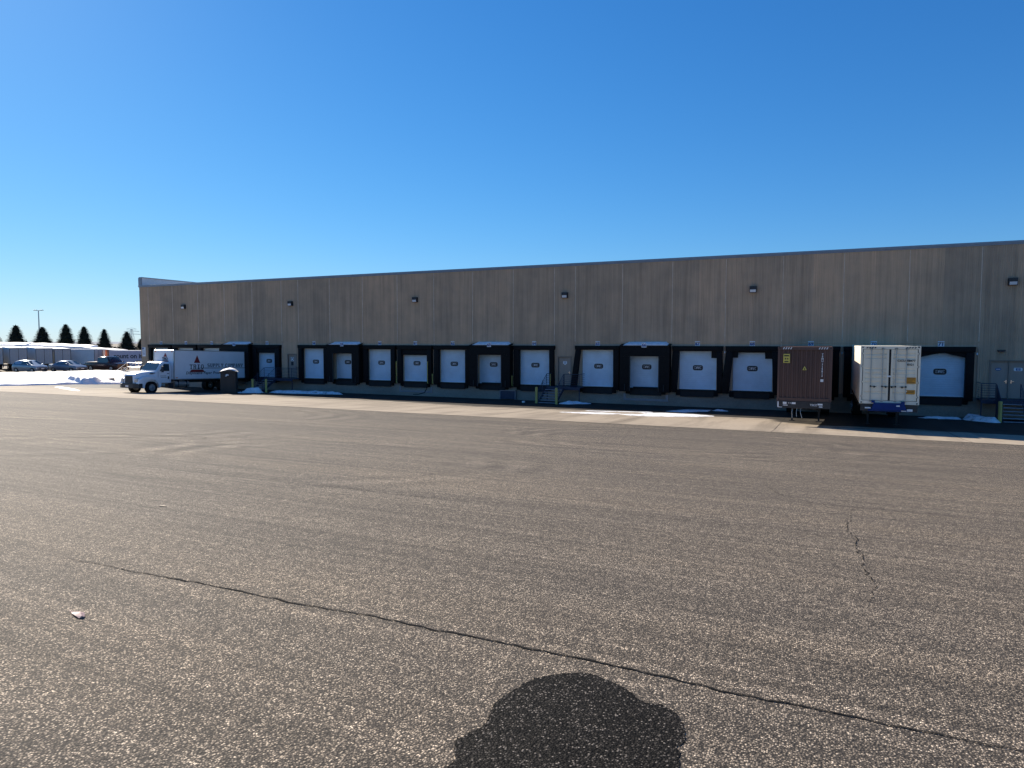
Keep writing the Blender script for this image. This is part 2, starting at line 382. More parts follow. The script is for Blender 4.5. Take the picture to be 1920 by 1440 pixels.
ribbon(b, [(.47, -37.19), (.38, -38.6), (.35, -39.1), (.44, -39.53), (.40, -40.0), (.46, -40.5), (.42, -40.9), (.47, -41.31), (.50, -41.54), (.46, -41.85), (.45, -42.06), (.38, -42.3)], .0042, .045, .06, .22)
b.build('pavement_crack', M['crack'])['kind'] = 'structure'
b = MB()
ribbon(b, [(-.86, -34.84), (-.83, -35.38), (-.66, -36.01), (-.49, -36.5), (-.07, -36.92), (.43, -37.06), (1.12, -36.89), (2.2, -37.0)], .008, .04, .08, .2)
ribbon(b, [(-14, -35.3), (-6.95, -35.05), (-4.92, -34.95), (-2.73, -34.91), (-.89, -34.86), (1.33, -34.85), (4.5, -34.97)], .009, .02, .15, .3)
ribbon(b, [(-17.01, -35.94), (-16.18, -35.54), (-15.3, -35.09), (-14.9, -35.1), (-14.6, -35.5)], .014, .04, .1, .03)
ribbon(b, [(-9.18, -39.95), (-7.14, -39.9), (-5.36, -39.95), (-4.06, -39.9)], .008, .02, .1, .35)
ribbon(b, [(-30, -28.3), (-22, -28.1), (-14, -28.2), (-6, -28.3), (2, -28.1), (8, -28.2)], .014, .02, .25, .35)
ribbon(b, [(-33, -22.4), (-18, -22.3), (-2, -22.3), (9, -22.4)], .016, .02, .3, .4)
b.build('paving_seam', M['seam'])['kind'] = 'structure'
# dark patch on the asphalt near the camera
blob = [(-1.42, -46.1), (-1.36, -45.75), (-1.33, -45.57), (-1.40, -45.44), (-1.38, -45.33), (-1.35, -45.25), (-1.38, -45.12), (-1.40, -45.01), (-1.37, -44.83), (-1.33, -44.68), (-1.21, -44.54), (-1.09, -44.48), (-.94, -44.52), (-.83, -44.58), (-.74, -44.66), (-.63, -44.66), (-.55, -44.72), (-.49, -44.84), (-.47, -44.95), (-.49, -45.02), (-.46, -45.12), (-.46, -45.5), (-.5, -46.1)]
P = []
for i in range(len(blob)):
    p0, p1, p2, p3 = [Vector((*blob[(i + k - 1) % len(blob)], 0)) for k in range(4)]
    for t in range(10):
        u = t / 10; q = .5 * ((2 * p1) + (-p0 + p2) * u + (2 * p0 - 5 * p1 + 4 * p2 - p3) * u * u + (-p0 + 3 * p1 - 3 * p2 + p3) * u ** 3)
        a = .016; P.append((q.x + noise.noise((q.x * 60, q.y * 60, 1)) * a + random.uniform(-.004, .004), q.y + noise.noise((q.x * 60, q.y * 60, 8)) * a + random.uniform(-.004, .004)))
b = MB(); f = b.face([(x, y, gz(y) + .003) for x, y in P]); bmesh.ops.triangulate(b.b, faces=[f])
b.build('dark_patch', M['patch'])['kind'] = 'structure'

# ------------------------------------------------------------------ warehouse
SP = 3.587
DX = {71: 6.345, 70: 2.758, 69: -.829, 68: -4.416, 67: -8.003, 66: -11.59, 65: -15.18, 64: -20.25, 63: -23.84, 62: -27.43, 61: -31.01, 60: -34.60, 59: -38.19, 58: -41.78, 57: -47.37, 56: -50.96, 55: -54.55, 54: -58.13, 53: -61.72}
JX = [-63.5, -59.92, -56.34, -52.75, -49.16, -45.57, -43.57, -39.98, -36.40, -32.8, -29.22, -25.63, -22.05, -18.62, -16.96, -13.38, -9.80, -6.21, -2.62, .96, 4.55, 8.22, 11.9, 15.5, 19.1]
XL, XR, ZT, ZB = -64.8, 21.5, 10.22, 4.5
WH = thing('warehouse', 'long tan ribbed precast warehouse with a row of truck docks', 'warehouse')
# upper ribbed facade
b = MB()
ed = [XL] + JX + [XR]
def ribs(b, x0, x1, z0, z1, y, per=.098, dep=.022):
    n = max(1, round((x1 - x0) / per)); w = (x1 - x0) / n; prof = []
    for i in range(n):
        a = x0 + i * w; prof += [(a, y), (a + w * .14, y - dep), (a + w * .52, y - dep), (a + w * .66, y)]
    prof.append((x1, y))
    for (xa, ya), (xb, yb) in zip(prof[:-1], prof[1:]): b.face([(xa, ya, z0), (xb, yb, z0), (xb, yb, z1), (xa, ya, z1)])
for x in JX: b.face([(x - .037, -.049, ZB), (x + .037, -.049, ZB), (x + .037, -.049, ZT), (x - .037, -.049, ZT)])
for a, c in zip(ed[:-1], ed[1:]): ribs(b, a + .035, c - .035, ZB, ZT, -.05, .105, .03)
zones = [(-65, -63.5), (-45.4, -43.55), (-18.62, -16.9), (8.22, 21.5)]     # ribbing runs down to the dock wall between the dock groups
mand = [(-44.9, -43.9, 3.33), (-18.29, -17.29, 3.35), (8.85, 10.68, 3.38)]
for (a, c) in zones:
    a = max(a, XL); cuts = [a, c]; holes = [m for m in mand if m[0] > a and m[1] < c]
    if holes:
        m = holes[0]; ribs(b, a, m[0] - .06, 1.22, ZB, -.05); ribs(b, m[1] + .06, c, 1.22, ZB, -.05); ribs(b, m[0] - .06, m[1] + .06, m[2] + .06, ZB, -.05)
    else: ribs(b, a, c, 1.22, ZB, -.05)
b.build('ribbed_wall', M['wall'], WH)
# smooth lower facade with openings
b = MB()
def wallrect(b, x0, x1, z0, z1, y=0): b.face([(x0, y, z0), (x1, y, z0), (x1, y, z1), (x0, y, z1)])
ops = sorted([(x - 1.26, x + 1.26, 1.22, 3.93) for x in DX.values()] + [(m[0], m[1], 1.22, m[2]) for m in mand])
cur = XL
for (a, c, z0, z1) in ops:
    wallrect(b, cur, a, 1.22, ZB); wallrect(b, a, c, z1, ZB)
    for (p, q) in (((a, z0), (a, z1)), ((a, z1), (c, z1)), ((c, z1), (c, z0))):
        b.face([(p[0], 0, p[1]), (q[0], 0, q[1]), (q[0], .3, q[1]), (p[0], .3, p[1])])
    cur = c
wallrect(b, cur, XR, 1.22, ZB)
b.build('smooth_wall', M['wall2'], WH)
b = MB(); b.box(XL, XR, -.085, .1, -.4, 1.19)
b.build('dock_wall', M['foundation'], WH)
for x in JX:
    b = MB(); b.box(x - .018, x + .018, -.078, -.045, ZB + .05, ZT - .12)
    if not any(m[0] - .1 < x < m[1] + .1 for m in mand) and x > XL + .5: b.box(x - .012, x + .012, -.056, 0.0, 1.2, ZB - .05)
    b.build('panel_joint', M['joint'], WH)
b = MB()
for a, c in ((-63.5, -45.57), (-43.57, -18.62), (-16.96, 8.22)):
    b.box(a, c, -.10, .0, ZB - .045, ZB + .0); b.box(a, c, -.035, .0, ZB - .30, ZB - .046)
b.build('ledge', M['wall2'], WH)
b = MB(); b.box(XL - .05, XR, -.16, .22, ZT, ZT + .13, .01); b.box(XL - .05, XR, -.115, -.05, ZT - .08, ZT)
b.build('coping', M['coping'], WH)
b = MB()
b.face([(XL, 0, -.4), (XL, 60, -.4), (XL, 60, ZT), (XL, 0, ZT)]); b.face([(XL, 60, -.4), (XR, 60, -.4), (XR, 60, ZT), (XL, 60, ZT)]); b.face([(XR, 0, -.4), (XR, 60, -.4), (XR, 60, ZT), (XR, 0, ZT)])
b.face([(XL, 0, ZB), (XL, -.07, ZB), (XL, -.07, ZT), (XL, 0, ZT)])
b.build('end_wall', M['wall2'], WH)
b = MB(); b.box(XL + .3, XR, .2, 60, 9.9, 10.05); b.build('roof', M['roof'], WH)
b = MB(); b.box(XL, XL + .36, .02, 60, ZT + .131, 11.12); b.mi = 1; b.box(XL - .04, XL + .42, -.06, 60, 11.12, 11.2); b.box(XL - .02, XL + .33, -.14, .018, ZT + .132, 11.118)
b.build('parapet', [M['parapet'], M['coping']], WH)
# dock doors: white sectional doors, each with its black number plate
def door_mesh(w=2.5, z0=1.24, z1=3.95):
    b = MB(); z = z0; n = 5; h = (z1 - z0) / n; prof = []
    for i in range(n):
        a = z0 + i * h
        prof += [(a + .006, .012), (a + .02, 0)]
        for k in range(1, 4): zc = a + h * k / 4; prof += [(zc - .016, 0), (zc - .006, .010), (zc + .006, .010), (zc + .016, 0)]
        prof += [(a + h - .02, 0), (a + h - .006, .012)]
    for (za, ya), (zb, yb) in zip(prof[:-1], prof[1:]): b.face([(-w / 2, .14 + ya, za), (w / 2, .14 + ya, za), (w / 2, .14 + yb, zb), (-w / 2, .14 + yb, zb)])
    return b
proto = None
def rounded(cx, cz, w, h, r, n=4):
    pts = []
    for (sx, sz, a0) in ((1, 1, 0), (-1, 1, 90), (-1, -1, 180), (1, -1, 270)):
        for k in range(n + 1):
            a = rad(a0 + 90 * k / n); pts.append((cx + sx * (w / 2 - r) + r * cos(a), cz + sz * (h / 2 - r) + r * sin(a)))
    return pts
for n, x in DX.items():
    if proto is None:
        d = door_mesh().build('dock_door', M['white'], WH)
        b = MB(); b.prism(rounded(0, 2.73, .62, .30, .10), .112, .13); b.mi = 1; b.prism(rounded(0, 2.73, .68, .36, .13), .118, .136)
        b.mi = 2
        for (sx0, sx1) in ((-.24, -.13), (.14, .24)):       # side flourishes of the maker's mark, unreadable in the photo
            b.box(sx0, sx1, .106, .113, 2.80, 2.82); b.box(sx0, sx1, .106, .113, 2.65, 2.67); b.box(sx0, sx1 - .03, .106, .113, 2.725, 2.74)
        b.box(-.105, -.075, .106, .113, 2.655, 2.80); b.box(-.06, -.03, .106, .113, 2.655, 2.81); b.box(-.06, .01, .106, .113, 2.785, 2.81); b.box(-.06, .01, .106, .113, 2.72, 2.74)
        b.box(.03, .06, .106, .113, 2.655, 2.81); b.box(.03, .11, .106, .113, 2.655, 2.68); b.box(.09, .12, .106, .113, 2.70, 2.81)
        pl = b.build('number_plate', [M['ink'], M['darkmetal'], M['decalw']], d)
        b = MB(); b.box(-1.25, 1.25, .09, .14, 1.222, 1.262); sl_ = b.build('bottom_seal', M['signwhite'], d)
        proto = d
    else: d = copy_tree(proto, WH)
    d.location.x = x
# pit levelers with bumpers under each door
lev = None
for n, x in DX.items():
    if lev is None:
        b = MB(); b.prism([(-1.12, .72), (1.12, .72), (1.25, 1.185), (-1.25, 1.185)], -.20, -.086, bev=.01); b.box(-1.15, 1.15, -.30, .09, 1.192, 1.218)
        lv = b.build('dock_leveler', M['leveler'], WH)
        for s in (-1, 1):
            q = MB(); q.box(s * 1.28 - .14, s * 1.28 + .14, -.24, -.086, .80, 1.18, .015)
            for k in range(4): q.box(s * 1.28 - .145, s * 1.28 + .145, -.25, -.24, .84 + k * .085, .90 + k * .085)
            q.build('bumper', M['rubber'], lv)
        lev = lv
    else: lv = copy_tree(lev, WH)
    lv.location.x = x
# galvanised frames round three of the pits
for n in (61, 66):
    x = DX[n]; b = MB()
    b.box(x - 1.62, x - 1.44, -.12, -.086, .30, .78); b.box(x + 1.44, x + 1.62, -.12, -.086, .30, .78); b.box(x - 1.439, x + 1.439, -.115, -.086, .30, .46)
    b.build('pit_frame', M['coping'], WH)
# person doors
def man_door(x0, x1, zt, leaves=1):
    w = (x1 - x0) / leaves
    fr = MB(); fr.box(x0 - .055, x0, -.085, .1, 1.2, zt + .055); fr.box(x1, x1 + .055, -.085, .1, 1.2, zt + .055); fr.box(x0, x1, -.085, .1, zt, zt + .055); fr.box(x0 - .08, x1 + .08, -.14, -.086, zt + .056, zt + .09)
    if leaves == 2: fr.box((x0 + x1) / 2 - .03, (x0 + x1) / 2 + .03, -.04, .1, 1.2, zt)
    frame = fr.build('door_frame', M['frame'], WH)
    for i in range(leaves):
        b = MB(); g = .034 if leaves == 2 else .006
        b.box(x0 + i * w + g, x0 + (i + 1) * w - g, .03, .07, 1.23, zt - .008)
        d = b.build('person_door', M['mandoor'], WH)
        h = MB(); s = 1 if i == 0 else -1; hx = (x0 + (i + 1) * w - .12) if i == 0 else (x0 + i * w + .12)
        h.cyl((hx, .03, 2.22), (hx, -.04, 2.22), .02); h.box(min(hx, hx - s * .13), max(hx, hx - s * .13), -.05, -.03, 2.205, 2.235); h.box(hx - .03, hx + .03, .022, .03, 2.1, 2.3)
        h.build('handle', M['chrome'], d)
man_door(-44.9, -43.9, 3.33); man_door(-18.29, -17.29, 3.35); man_door(8.85, 10.68, 3.38, 2)
# notices on the person doors
b = MB(); b.box(-44.62, -44.28, .018, .03, 2.75, 3.09); b.mi = 1; b.cyl((-44.45, .018, 2.92), (-44.45, .012, 2.92), .15, n=16); b.mi = 0; b.cyl((-44.45, .012, 2.92), (-44.45, .008, 2.92), .10, n=16); b.mi = 1
b.box(-44.60, -44.33, .018, .029, 2.36, 2.70)
tag(b.build('notice', [M['signwhite'], M['ink']]), 'white notice with black square below it on the tan door beside the left staircase', 'sign')
b = MB(); b.box(-17.93, -17.63, .016, .029, 2.86, 3.06); b.box(-17.84, -17.72, .016, .028, 2.80, 2.86); b.mi = 1; text_bm(b, '22', .17, TM(-17.78, .015, 2.90), .002, .004, align='CENTER')
tag(b.build('door_number', [M['signwhite'], M['signblue']]), 'small white sign reading 22 on the tan door between docks 64 and 65', 'sign')
b = MB(); b.prism(rounded(10.2, 2.93, .42, .19, .06), .012, .029); b.mi = 1; b.box(10.09, 10.31, .008, .0121, 2.86, 3.0); b.mi = 0; text_bm(b, '23', .12, TM(10.2, .006, 2.888), .002, .003, align='CENTER')
tag(b.build('door_number', [M['signwhite'], M['signblue']]), 'white edged sign reading 23 on the right leaf of the double doors', 'sign')
b = MB(); b.prism([(9.24 + .15 * cos(a), 2.93 + .085 * sin(a)) for a in [i * pi / 8 for i in range(16)]], .012, .029); b.mi = 1; b.box(9.14, 9.34, .008, .0125, 2.91, 2.95)
tag(b.build('notice', [M['signblue'], M['signwhite']]), 'blue oval decal on the left leaf of the double doors', 'sign')
# dock shelters and seals
GS = 'black dock seals and shelters along the warehouse wall'
def quadpad(b, x0t, x1t, x0b, x1b, z0, z1, dep, y1=-.001):
    b.prism([(x0b, z0), (x1b, z0), (x1t, z1), (x0t, z1)], -dep, y1, bev=.03)
def seal(n, label, hd=.32, lt=0, rt=0, lw=.42, rw=.42, curtain=0, dep=.34, extra=None):
    """lt/rt: how far the foot of each side pad has shifted outwards"""
    x = DX[n]; W2 = 1.66
    t = thing('dock_seal', label, 'dock seal', (x, -.002, 0), 0, GS)
    b = MB(); quadpad(b, -W2 - .06, W2 + .06, -W2 - .03, W2 + .03, 4.24 - hd, 4.24, dep + .02); b.build('head_pad', M['black'], t, auto=40)
    b = MB(); quadpad(b, -W2, -W2 + lw, -W2 - lt, -W2 + lw - lt * .8, 1.02, 4.235 - hd, dep); b.build('side_pad', M['black'], t, auto=40)
    b = MB(); quadpad(b, W2 - rw, W2, W2 - rw + rt * .8, W2 + rt, 1.02, 4.235 - hd, dep); b.build('side_pad', M['black'], t, auto=40)
    if curtain:
        b = MB(); zb = 4.2 - hd
        if extra == 'sag': b.prism([(-W2 + lw - .02, zb + .1), (W2 - rw + .02, zb + .1), (W2 - rw + .02, zb - .28), (.55, zb - .12), (.15, zb + .02), (-.5, zb - .1), (-W2 + lw - .02, zb - .3)], -dep * .7, -dep * .7 + .03)
        elif extra == 'step': b.prism([(-W2 + lw - .02, zb + .1), (W2 - rw + .02, zb + .1), (W2 - rw + .02, zb - .46), (.82, zb - .46), (.80, zb - .05), (-.88, zb - .05), (-.9, zb - .4), (-W2 + lw - .02, zb - .4)], -dep * .7, -dep * .7 + .03)
        elif extra == 'corner': b.prism([(.95, zb + .1), (W2 - rw + .02, zb + .1), (W2 - rw + .02, zb - .42), (.95, zb - .42)], -dep * .7, -dep * .7 + .03)
        else: b.box(-W2 + lw - .02, W2 - rw + .02, -dep * .7, -dep * .7 + .03, zb - curtain, zb + .1)
        b.build('curtain', M['black'], t)
    return t
def shelter(n, label, dep=.62):
    x = DX[n]; t = thing('dock_shelter', label, 'dock shelter', (x, -.002, 0), 0, GS)
    b = MB(); b.prism([(-dep, 4.27), (-.0, 4.40), (-.0, 4.34), (-dep, 4.21)], -1.80, 1.80, axis='x'); b.build('top_cover', M['black'], t)
    for s in (-1, 1):
        b = MB(); b.box(min(s * 1.78, s * 1.73), max(s * 1.78, s * 1.73), -dep, 0, .98, 4.22); b.build('side_cover', M['black'], t)
    b = MB()
    b.box(-1.77, 1.77, -dep - .03, -dep, 3.50, 4.20, .008)
    b.box(-1.77, -1.00, -dep - .025, -dep, .98, 3.499); b.box(1.00, 1.77, -dep - .025, -dep, .98, 3.499)
    b.build('front_curtain', M['black'], t)
    b = MB()
    for s in (-1, 1): b.box(min(s * 1.0, s * 1.06), max(s * 1.0, s * 1.06), -dep - .04, -dep - .026, 1.02, 3.5); b.cyl((s * 1.39, -dep - .05, 1.5), (s * 1.39, -dep - .05, 1.05), .03)
    b.build('guide_strip', M['vinylhi'], t)
    b = MB(); b.box(-.9, .9, -.2, -.01, 1.24, 1.3); 
    b.build('sill_pad', M['rubber'], t)
    # old snow lying on the cover
    g = MB(); nx, ny = 22, 5; G = []
    for j in range(ny + 1):
        row = []
        for i in range(nx + 1):
            u = i / nx; v = j / ny; X = -1.55 + 3.15 * u; Y = -dep + .02 + v * (dep - .06)
            base = 4.27 + (.13 * (Y + dep) / dep)
            e = min(1, u / .12, (1 - u) / .06, (v + .25) / .3, (1.15 - v) / .2)
            h = (.05 + .13 * v) * max(0, e) + .02 * noise.noise((X * 2 + n, Y * 2, n)) * max(0, e)
            row.append(g.b.verts.new((X, Y, base + max(h, .004))))
        G.append(row)
    for j in range(ny):
        for i in range(nx): g.b.faces.new((G[j][i], G[j][i + 1], G[j + 1][i + 1], G[j + 1][i]))
    per = [G[0][i] for i in range(nx + 1)]
    for a, c in zip(per[:-1], per[1:]): g.face([(a.co.x, a.co.y, 4.272), (c.co.x, c.co.y, 4.272), tuple(c.co), tuple(a.co)])
    sn = g.build('snow', M['snow'], None, smooth=True); sn.location = (x, -.002, 0)
    tag(sn, 'blue shaded snow lying on top of the dock shelter numbered %d' % n, 'snow', 'snow lying on the dock shelters')
    return t
seal(71, 'black dock seal with sagging curtain round the right end door numbered 71', .34, curtain=.2, extra='sag')
seal(70, 'black dock seal behind the white shipping container at dock 70')
seal(69, 'black dock seal behind the brown shipping container at dock 69')
seal(68, 'black dock seal with splayed side pads and stepped curtain at dock 68', .34, lt=.34, rt=.14, lw=.46, curtain=.2, extra='step')
seal(67, 'black dock seal with square top right flap at dock 67', .36, lt=.20, rt=.06, lw=.44, rw=.36, curtain=.2, extra='corner')
shelter(66, 'deep black dock shelter under snow at dock 66, right of the centre stairs')
seal(65, 'black dock seal with left pad leaning outwards at dock 65', .30, lt=.42, lw=.36, rt=.02, rw=.44)
seal(64, 'black dock seal round the wide white door left of the centre stairs, dock 64', .34, rt=.03, lw=.46, rw=.36)
shelter(63, 'deep black dock shelter under snow at dock 63, left of the centre stairs')
seal(62, 'black dock seal left of the snow topped shelter 63 at dock 62', .36, lt=.02, lw=.44)
seal(61, 'black dock seal with deep head curtain and pale edge strips at dock 61', .36, lw=.40, rw=.42, curtain=.42)
seal(60, 'black dock seal round a narrow white door at dock 60', .36, lw=.44)
shelter(59, 'deep black dock shelter under snow at dock 59')
seal(58, 'black dock seal beside the left staircase door at dock 58', .32, lw=.42)
seal(57, 'black dock seal with deep head curtain right of the box truck, dock 57', .36, lw=.52, rw=.56, curtain=.35)
shelter(56, 'deep black dock shelter where the white box truck is backed in')
seal(55, 'black dock seal showing above the rear of the box truck body', .34)
seal(54, 'black dock seal showing above the middle of the box truck body', .34)
seal(53, 'leftmost black dock seal beside the warehouse corner', .34)
# pale edge strips and yellow guide posts by the doors
gp = None
for i, (x, z0, z1, lab) in enumerate([(-32.72, 1.1, 2.9, 'tall faded yellow guide strip on the left side of dock 61'), (-29.66, 1.1, 2.9, 'tall faded yellow guide strip on the right side of dock 61'), (-29.22, 1.1, 1.9, 'short yellow guide post between docks 61 and 62'), (-25.64, 1.1, 1.9, 'short yellow guide post between docks 62 and 63'), (-22.02, 1.1, 1.9, 'short yellow guide post between docks 63 and 64'), (-18.82, 1.1, 2.1, 'short yellow guide post right of dock 64 by the stairs')]):
    b = MB(); b.cyl((0, 0, z0), (0, 0, z1), .035, n=8); b.box(-.05, .05, .03, .22, z0, z0 + .04); b.box(-.05, .05, .03, .22, z1 - .05, z1 - .02)
    o = b.build('guide_post', M['yellow']); o.location = (x, -.41 if z1 > 2.5 else -.36, 0); tag(o, lab, 'guide post', 'yellow guide posts on the dock seals')
# small round dock lights at the upper corners of the right-hand seals
b = MB(); b.cyl((0, 0, -.07), (0, 0, .07), .045, n=10); b.mi = 1; b.box(-.02, .02, .03, .15, -.02, .02)
dl = b.build('dock_light', [M['lens'], M['darkmetal']]); first = True
for x, lab in ((-9.86, 'small white dock light between docks 66 and 67'), (-6.18, 'small white dock light left of dock 68'), (-2.62, 'small white dock light between dock 68 and the brown container'), (.97, 'small white dock light right of the brown container'), (1.40, 'small white dock light left of the white container'), (8.14, 'small white dock light at the right edge of dock 71')):
    o = dl if first else dl.copy()
    if not first: C.objects.link(o)
    first = False; o.location = (x, -.2, 3.82); tag(o, lab, 'dock light', 'small white dock lights')
# dock number signs
for n, x in DX.items():
    y = -.665 if n in (56, 59, 63, 66) else -.075; z = 4.30 if n in (56, 59, 63, 66) else 4.42
    t = thing('number_sign', 'small blue and white sign with number %d above its dock' % n, 'sign', (x - .02, y, z), 0, 'blue dock number signs')
    b = MB(); b.box(-.17, .17, -.012, .012, -.17, .15); b.box(-.13, .13, -.016, -.012, -.13, .11) if False else None
    b.mi = 1; b.box(-.12, -.11, -.0125, -.012, -.12, .12) if False else None
    b.build('plate', [M['signwhite'], M['signblue']], t)
    b = MB(); text_bm(b, str(n), .30, TM(0, -.016, -.115), .003, .014, align='CENTER'); b.build('numeral', M['signblue'], t)
# wall lights
wl = None
for i, (x, lab) in enumerate([(-58.21, 'black wall light high up nearest the left corner of the warehouse'), (-44.37, 'second black wall light from the left, above the left staircase door'), (-30.96, 'black wall light high above dock 61'), (-17.75, 'black wall light high above the centre stairs and door 22'), (-4.45, 'black wall light high above dock 68'), (9.72, 'rightmost black wall light, above the double doors')]):
    if wl is None:
        wl = thing('wall_light', lab, 'wall light', (0, 0, 0), 0, 'black wall lights on the facade')
        b = MB(); b.prism([(-.07, -.21), (-.30, -.21), (-.34, .02), (-.34, .21), (-.07, .21)], -.22, .22, axis='x', bev=.012); b.build('housing', M['darkmetal'], wl)
        b = MB(); b.prism([(-.305, -.185), (-.352, -.015), (-.335, -.01), (-.285, -.185)], -.18, .18, axis='x'); b.build('lens', M['lens'], wl)
        o = wl
    else: o = copy_tree(wl)
    o.location = (x, 0, 8.0); o['label'] = lab
# corner notice
b = MB(); b.box(-64.62, -64.1, -.10, -.075, 3.0, 3.95, .005); b.mi = 1
b.box(-64.6, -64.35, -.104, -.0995, 3.72, 3.92)
for k in range(4): b.box(-64.55, -64.2, -.104, -.0995, 3.16 + k * .13, 3.2 + k * .13)
tag(b.build('notice', [M['signwhite'], M['signblue']]), 'blue and white notice board on the left corner of the warehouse', 'sign')
# small roof-mounted stub above double doors
b = MB(); b.box(9.15, 9.5, -.30, -.07, 4.0, 4.07); b.box(9.18, 9.47, -.29, -.08, 3.95, 3.999); tag(b.build('canopy_light', M['darkmetal']), 'low flat light fitting above the double doors', 'light')

# ------------------------------------------------------------------ stairs with railings
def stairs(name, label, x0, x1, ytop, nst, run, land_x0, land_x1, rails, nose=M['navylite'], zl=1.2, solid=True):
    t = thing(name, label, 'staircase', ((x0 + x1) / 2, 0, 0)); cx = (x0 + x1) / 2
    b = MB(); b.box(land_x0 - cx, land_x1 - cx, ytop, -.09, zl - .06, zl); b.box(land_x0 - cx, land_x1 - cx, ytop, ytop + .05, zl - .2, zl - .061)
    for px in (land_x0 - cx + .04, land_x1 - cx - .04): b.box(px - .03, px + .03, ytop + .06, ytop + .12, 0, zl - .061)
    b.build('landing', M['navy'], t)
    g = zl / (nst + 1)
    for i in range(nst):
        z = zl - g * (i + 1); y = ytop - run * (i + 1)
        b = MB(); b.box(x0 - cx + .04, x1 - cx - .04, y, y + run + .02, z - .035, z); b.mi = 1; b.box(x0 - cx + .04, x1 - cx - .04, y - .012, y, z - .045, z + .003)
        b.build('step', [M['navy'], nose], t)
    yb = ytop - run * nst
    for sx in (x0 - cx + .02, x1 - cx - .02):
        b = MB(); b.prism([(ytop, zl - .02), (ytop, zl - .28), (yb, .02), (yb - .05, .02), (yb - .05, g)], sx - .015, sx + .015, axis='x'); b.build('stringer', M['navy'], t)
    for (kind, a) in rails:
        b = MB()
        if kind == 'slope':
            sx = a - cx; H = .95; m = 5
            for k in range(m):
                f = (k + 1) / m; b.cyl((sx, ytop, zl + H * f), (sx, yb, g * .5 + H * f), .022 if k == m - 1 else .013, n=6)
            for (yy, zz) in ((ytop, zl), (ytop - run * nst / 2, zl / 2 + .1), (yb, .05)): b.cyl((sx, yy, zz - .1), (sx, yy, zz + H + (.0 if yy == ytop else .05)), .022, n=6)
        elif kind == 'x':       # along the front of the landing
            xa, xb = a; H = .95
            for k in range(7): b.cyl((xa - cx, ytop + .05, zl + H * (k + 1) / 7), (xb - cx, ytop + .05, zl + H * (k + 1) / 7), .022 if k == 6 else .012, n=6)
            for xx in (xa, xb): b.cyl((xx - cx, ytop + .05, zl), (xx - cx, ytop + .05, zl + H), .022, n=6)
        elif kind == 'y':       # side of the landing back to the wall
            H = .95
            for k in range(7): b.cyl((a - cx, ytop + .05, zl + H * (k + 1) / 7), (a - cx, -.1, zl + H * (k + 1) / 7), .022 if k == 6 else .012, n=6)
        elif kind == 'panel':   # solid side plate
            sx = a - cx; b.prism([(ytop, zl + .95), (ytop, 0.05), (yb, .05), (yb, g * .5 + .95)], sx - .012, sx + .012, axis='x')
        b.build('railing', M['navy'], t)
    return t
stairs('staircase', 'narrow dark steel stairs up to the tan door 22 between docks 64 and 65', -18.75, -17.35, -1.35, 6, .27, -18.75, -15.95 if False else -16.15, [('slope', -18.72), ('slope', -17.38), ('x', (-17.35, -16.2)), ('y', -18.72), ('y', -16.2)])
stairs('staircase', 'dark steel stairs with slatted railing by the left tan door and dock 58', -46.6, -45.2, -1.35, 6, .27, -46.6, -43.3, [('slope', -46.55), ('slope', -45.22), ('x', (-45.15, -43.35)), ('y', -43.35), ('y', -46.55)])
stairs('staircase', 'wide stairs with pale nosings up to the double doors at the right edge', 8.95, 11.6, -1.45, 6, .28, 8.2, 11.7, [('panel', 8.93), ('slope', 10.05), ('slope', 11.58), ('x', (8.22, 8.9)), ('y', 8.22)])
# side stairs west of the building
t = thing('metal_steps', 'small sunlit metal stairs with pipe handrails beyond the truck nose', 'staircase', (-70.6, 3, .1))
b = MB()
for i in range(6): b.box(-2.1 + i * .33, -1.75 + i * .33, -.5, .5, .12 + i * .17, .16 + i * .17)
b.build('steps', M['steelw'], t); b = MB(); b.box(-.12, 5.8, -.55, .55, 1.06, 1.14); [b.box(x - .04, x + .04, y - .04, y + .04, -.1, 1.059) for x in (0, 2.5, 5.0) for y in (-.45, .45)]; b.build('landing', M['steelw'], t)
for y in (-.5, .5):
    b = MB()
    for H in (.95, .5): b.tube([(-2.2, y, .1 + H), (-.1, y, 1.14 + H), (5.6, y, 1.14 + H)], .03)
    for x, z in ((-2.2, 0), (-1.1, .55), (-.1, 1.1), (1.8, 1.1), (3.7, 1.1), (5.6, 1.1)): b.cyl((x, y, z), (x, y, z + 1.0), .028, n=6)
    b.build('handrail', M['chrome'], t)
t = thing('timber_ramp', 'low dark timber edging lying by the snow beyond the truck nose', 'timber', (-69.5, -.6, .02), rad(12))
b = MB(); b.box(-2.6, 2.4, -.12, .12, 0, .16); b.box(-1.4, 2.6, .5, .7, .0, .14); b.prism([(-2.6, .16), (.5, .16), (.5, .62), (.2, .62)], .3, .4); b.build('beam', M['wood'], t)

# ------------------------------------------------------------------ bollards
bp = None
for x, y, lab in ((-44.98, -4.3, 'leftmost yellow bollard, beside the brown waste receptacle'), (-44.08, -3.64, 'yellow bollard right of the pair near the left staircase'), (-18.87, -2.95, 'yellow bollard left of the centre stairs'), (-17.24, -3.17, 'yellow bollard in front of the centre stairs'), (8.82, -3.1, 'yellow bollard at the foot of the wide stairs on the right')):
    if bp is None:
        bp = thing('bollard', lab, 'bollard', (0, 0, 0), 0, 'yellow bollards by the dock stairs')
        b = MB(); b.cyl((0, 0, -.05), (0, 0, 1.14), .095, n=16); b.build('post', M['yellow'], bp, auto=40)
        b = MB(); r = bmesh.ops.create_uvsphere(b.b, u_segments=16, v_segments=8, radius=.095); [setattr(v.co, 'z', v.co.z * .45 + 1.14) for v in r['verts']]; b.build('cap', M['yellow'], bp, smooth=True)
        o = bp
    else: o = copy_tree(bp)
    o.location = (x, y, gz(y)); o['label'] = lab

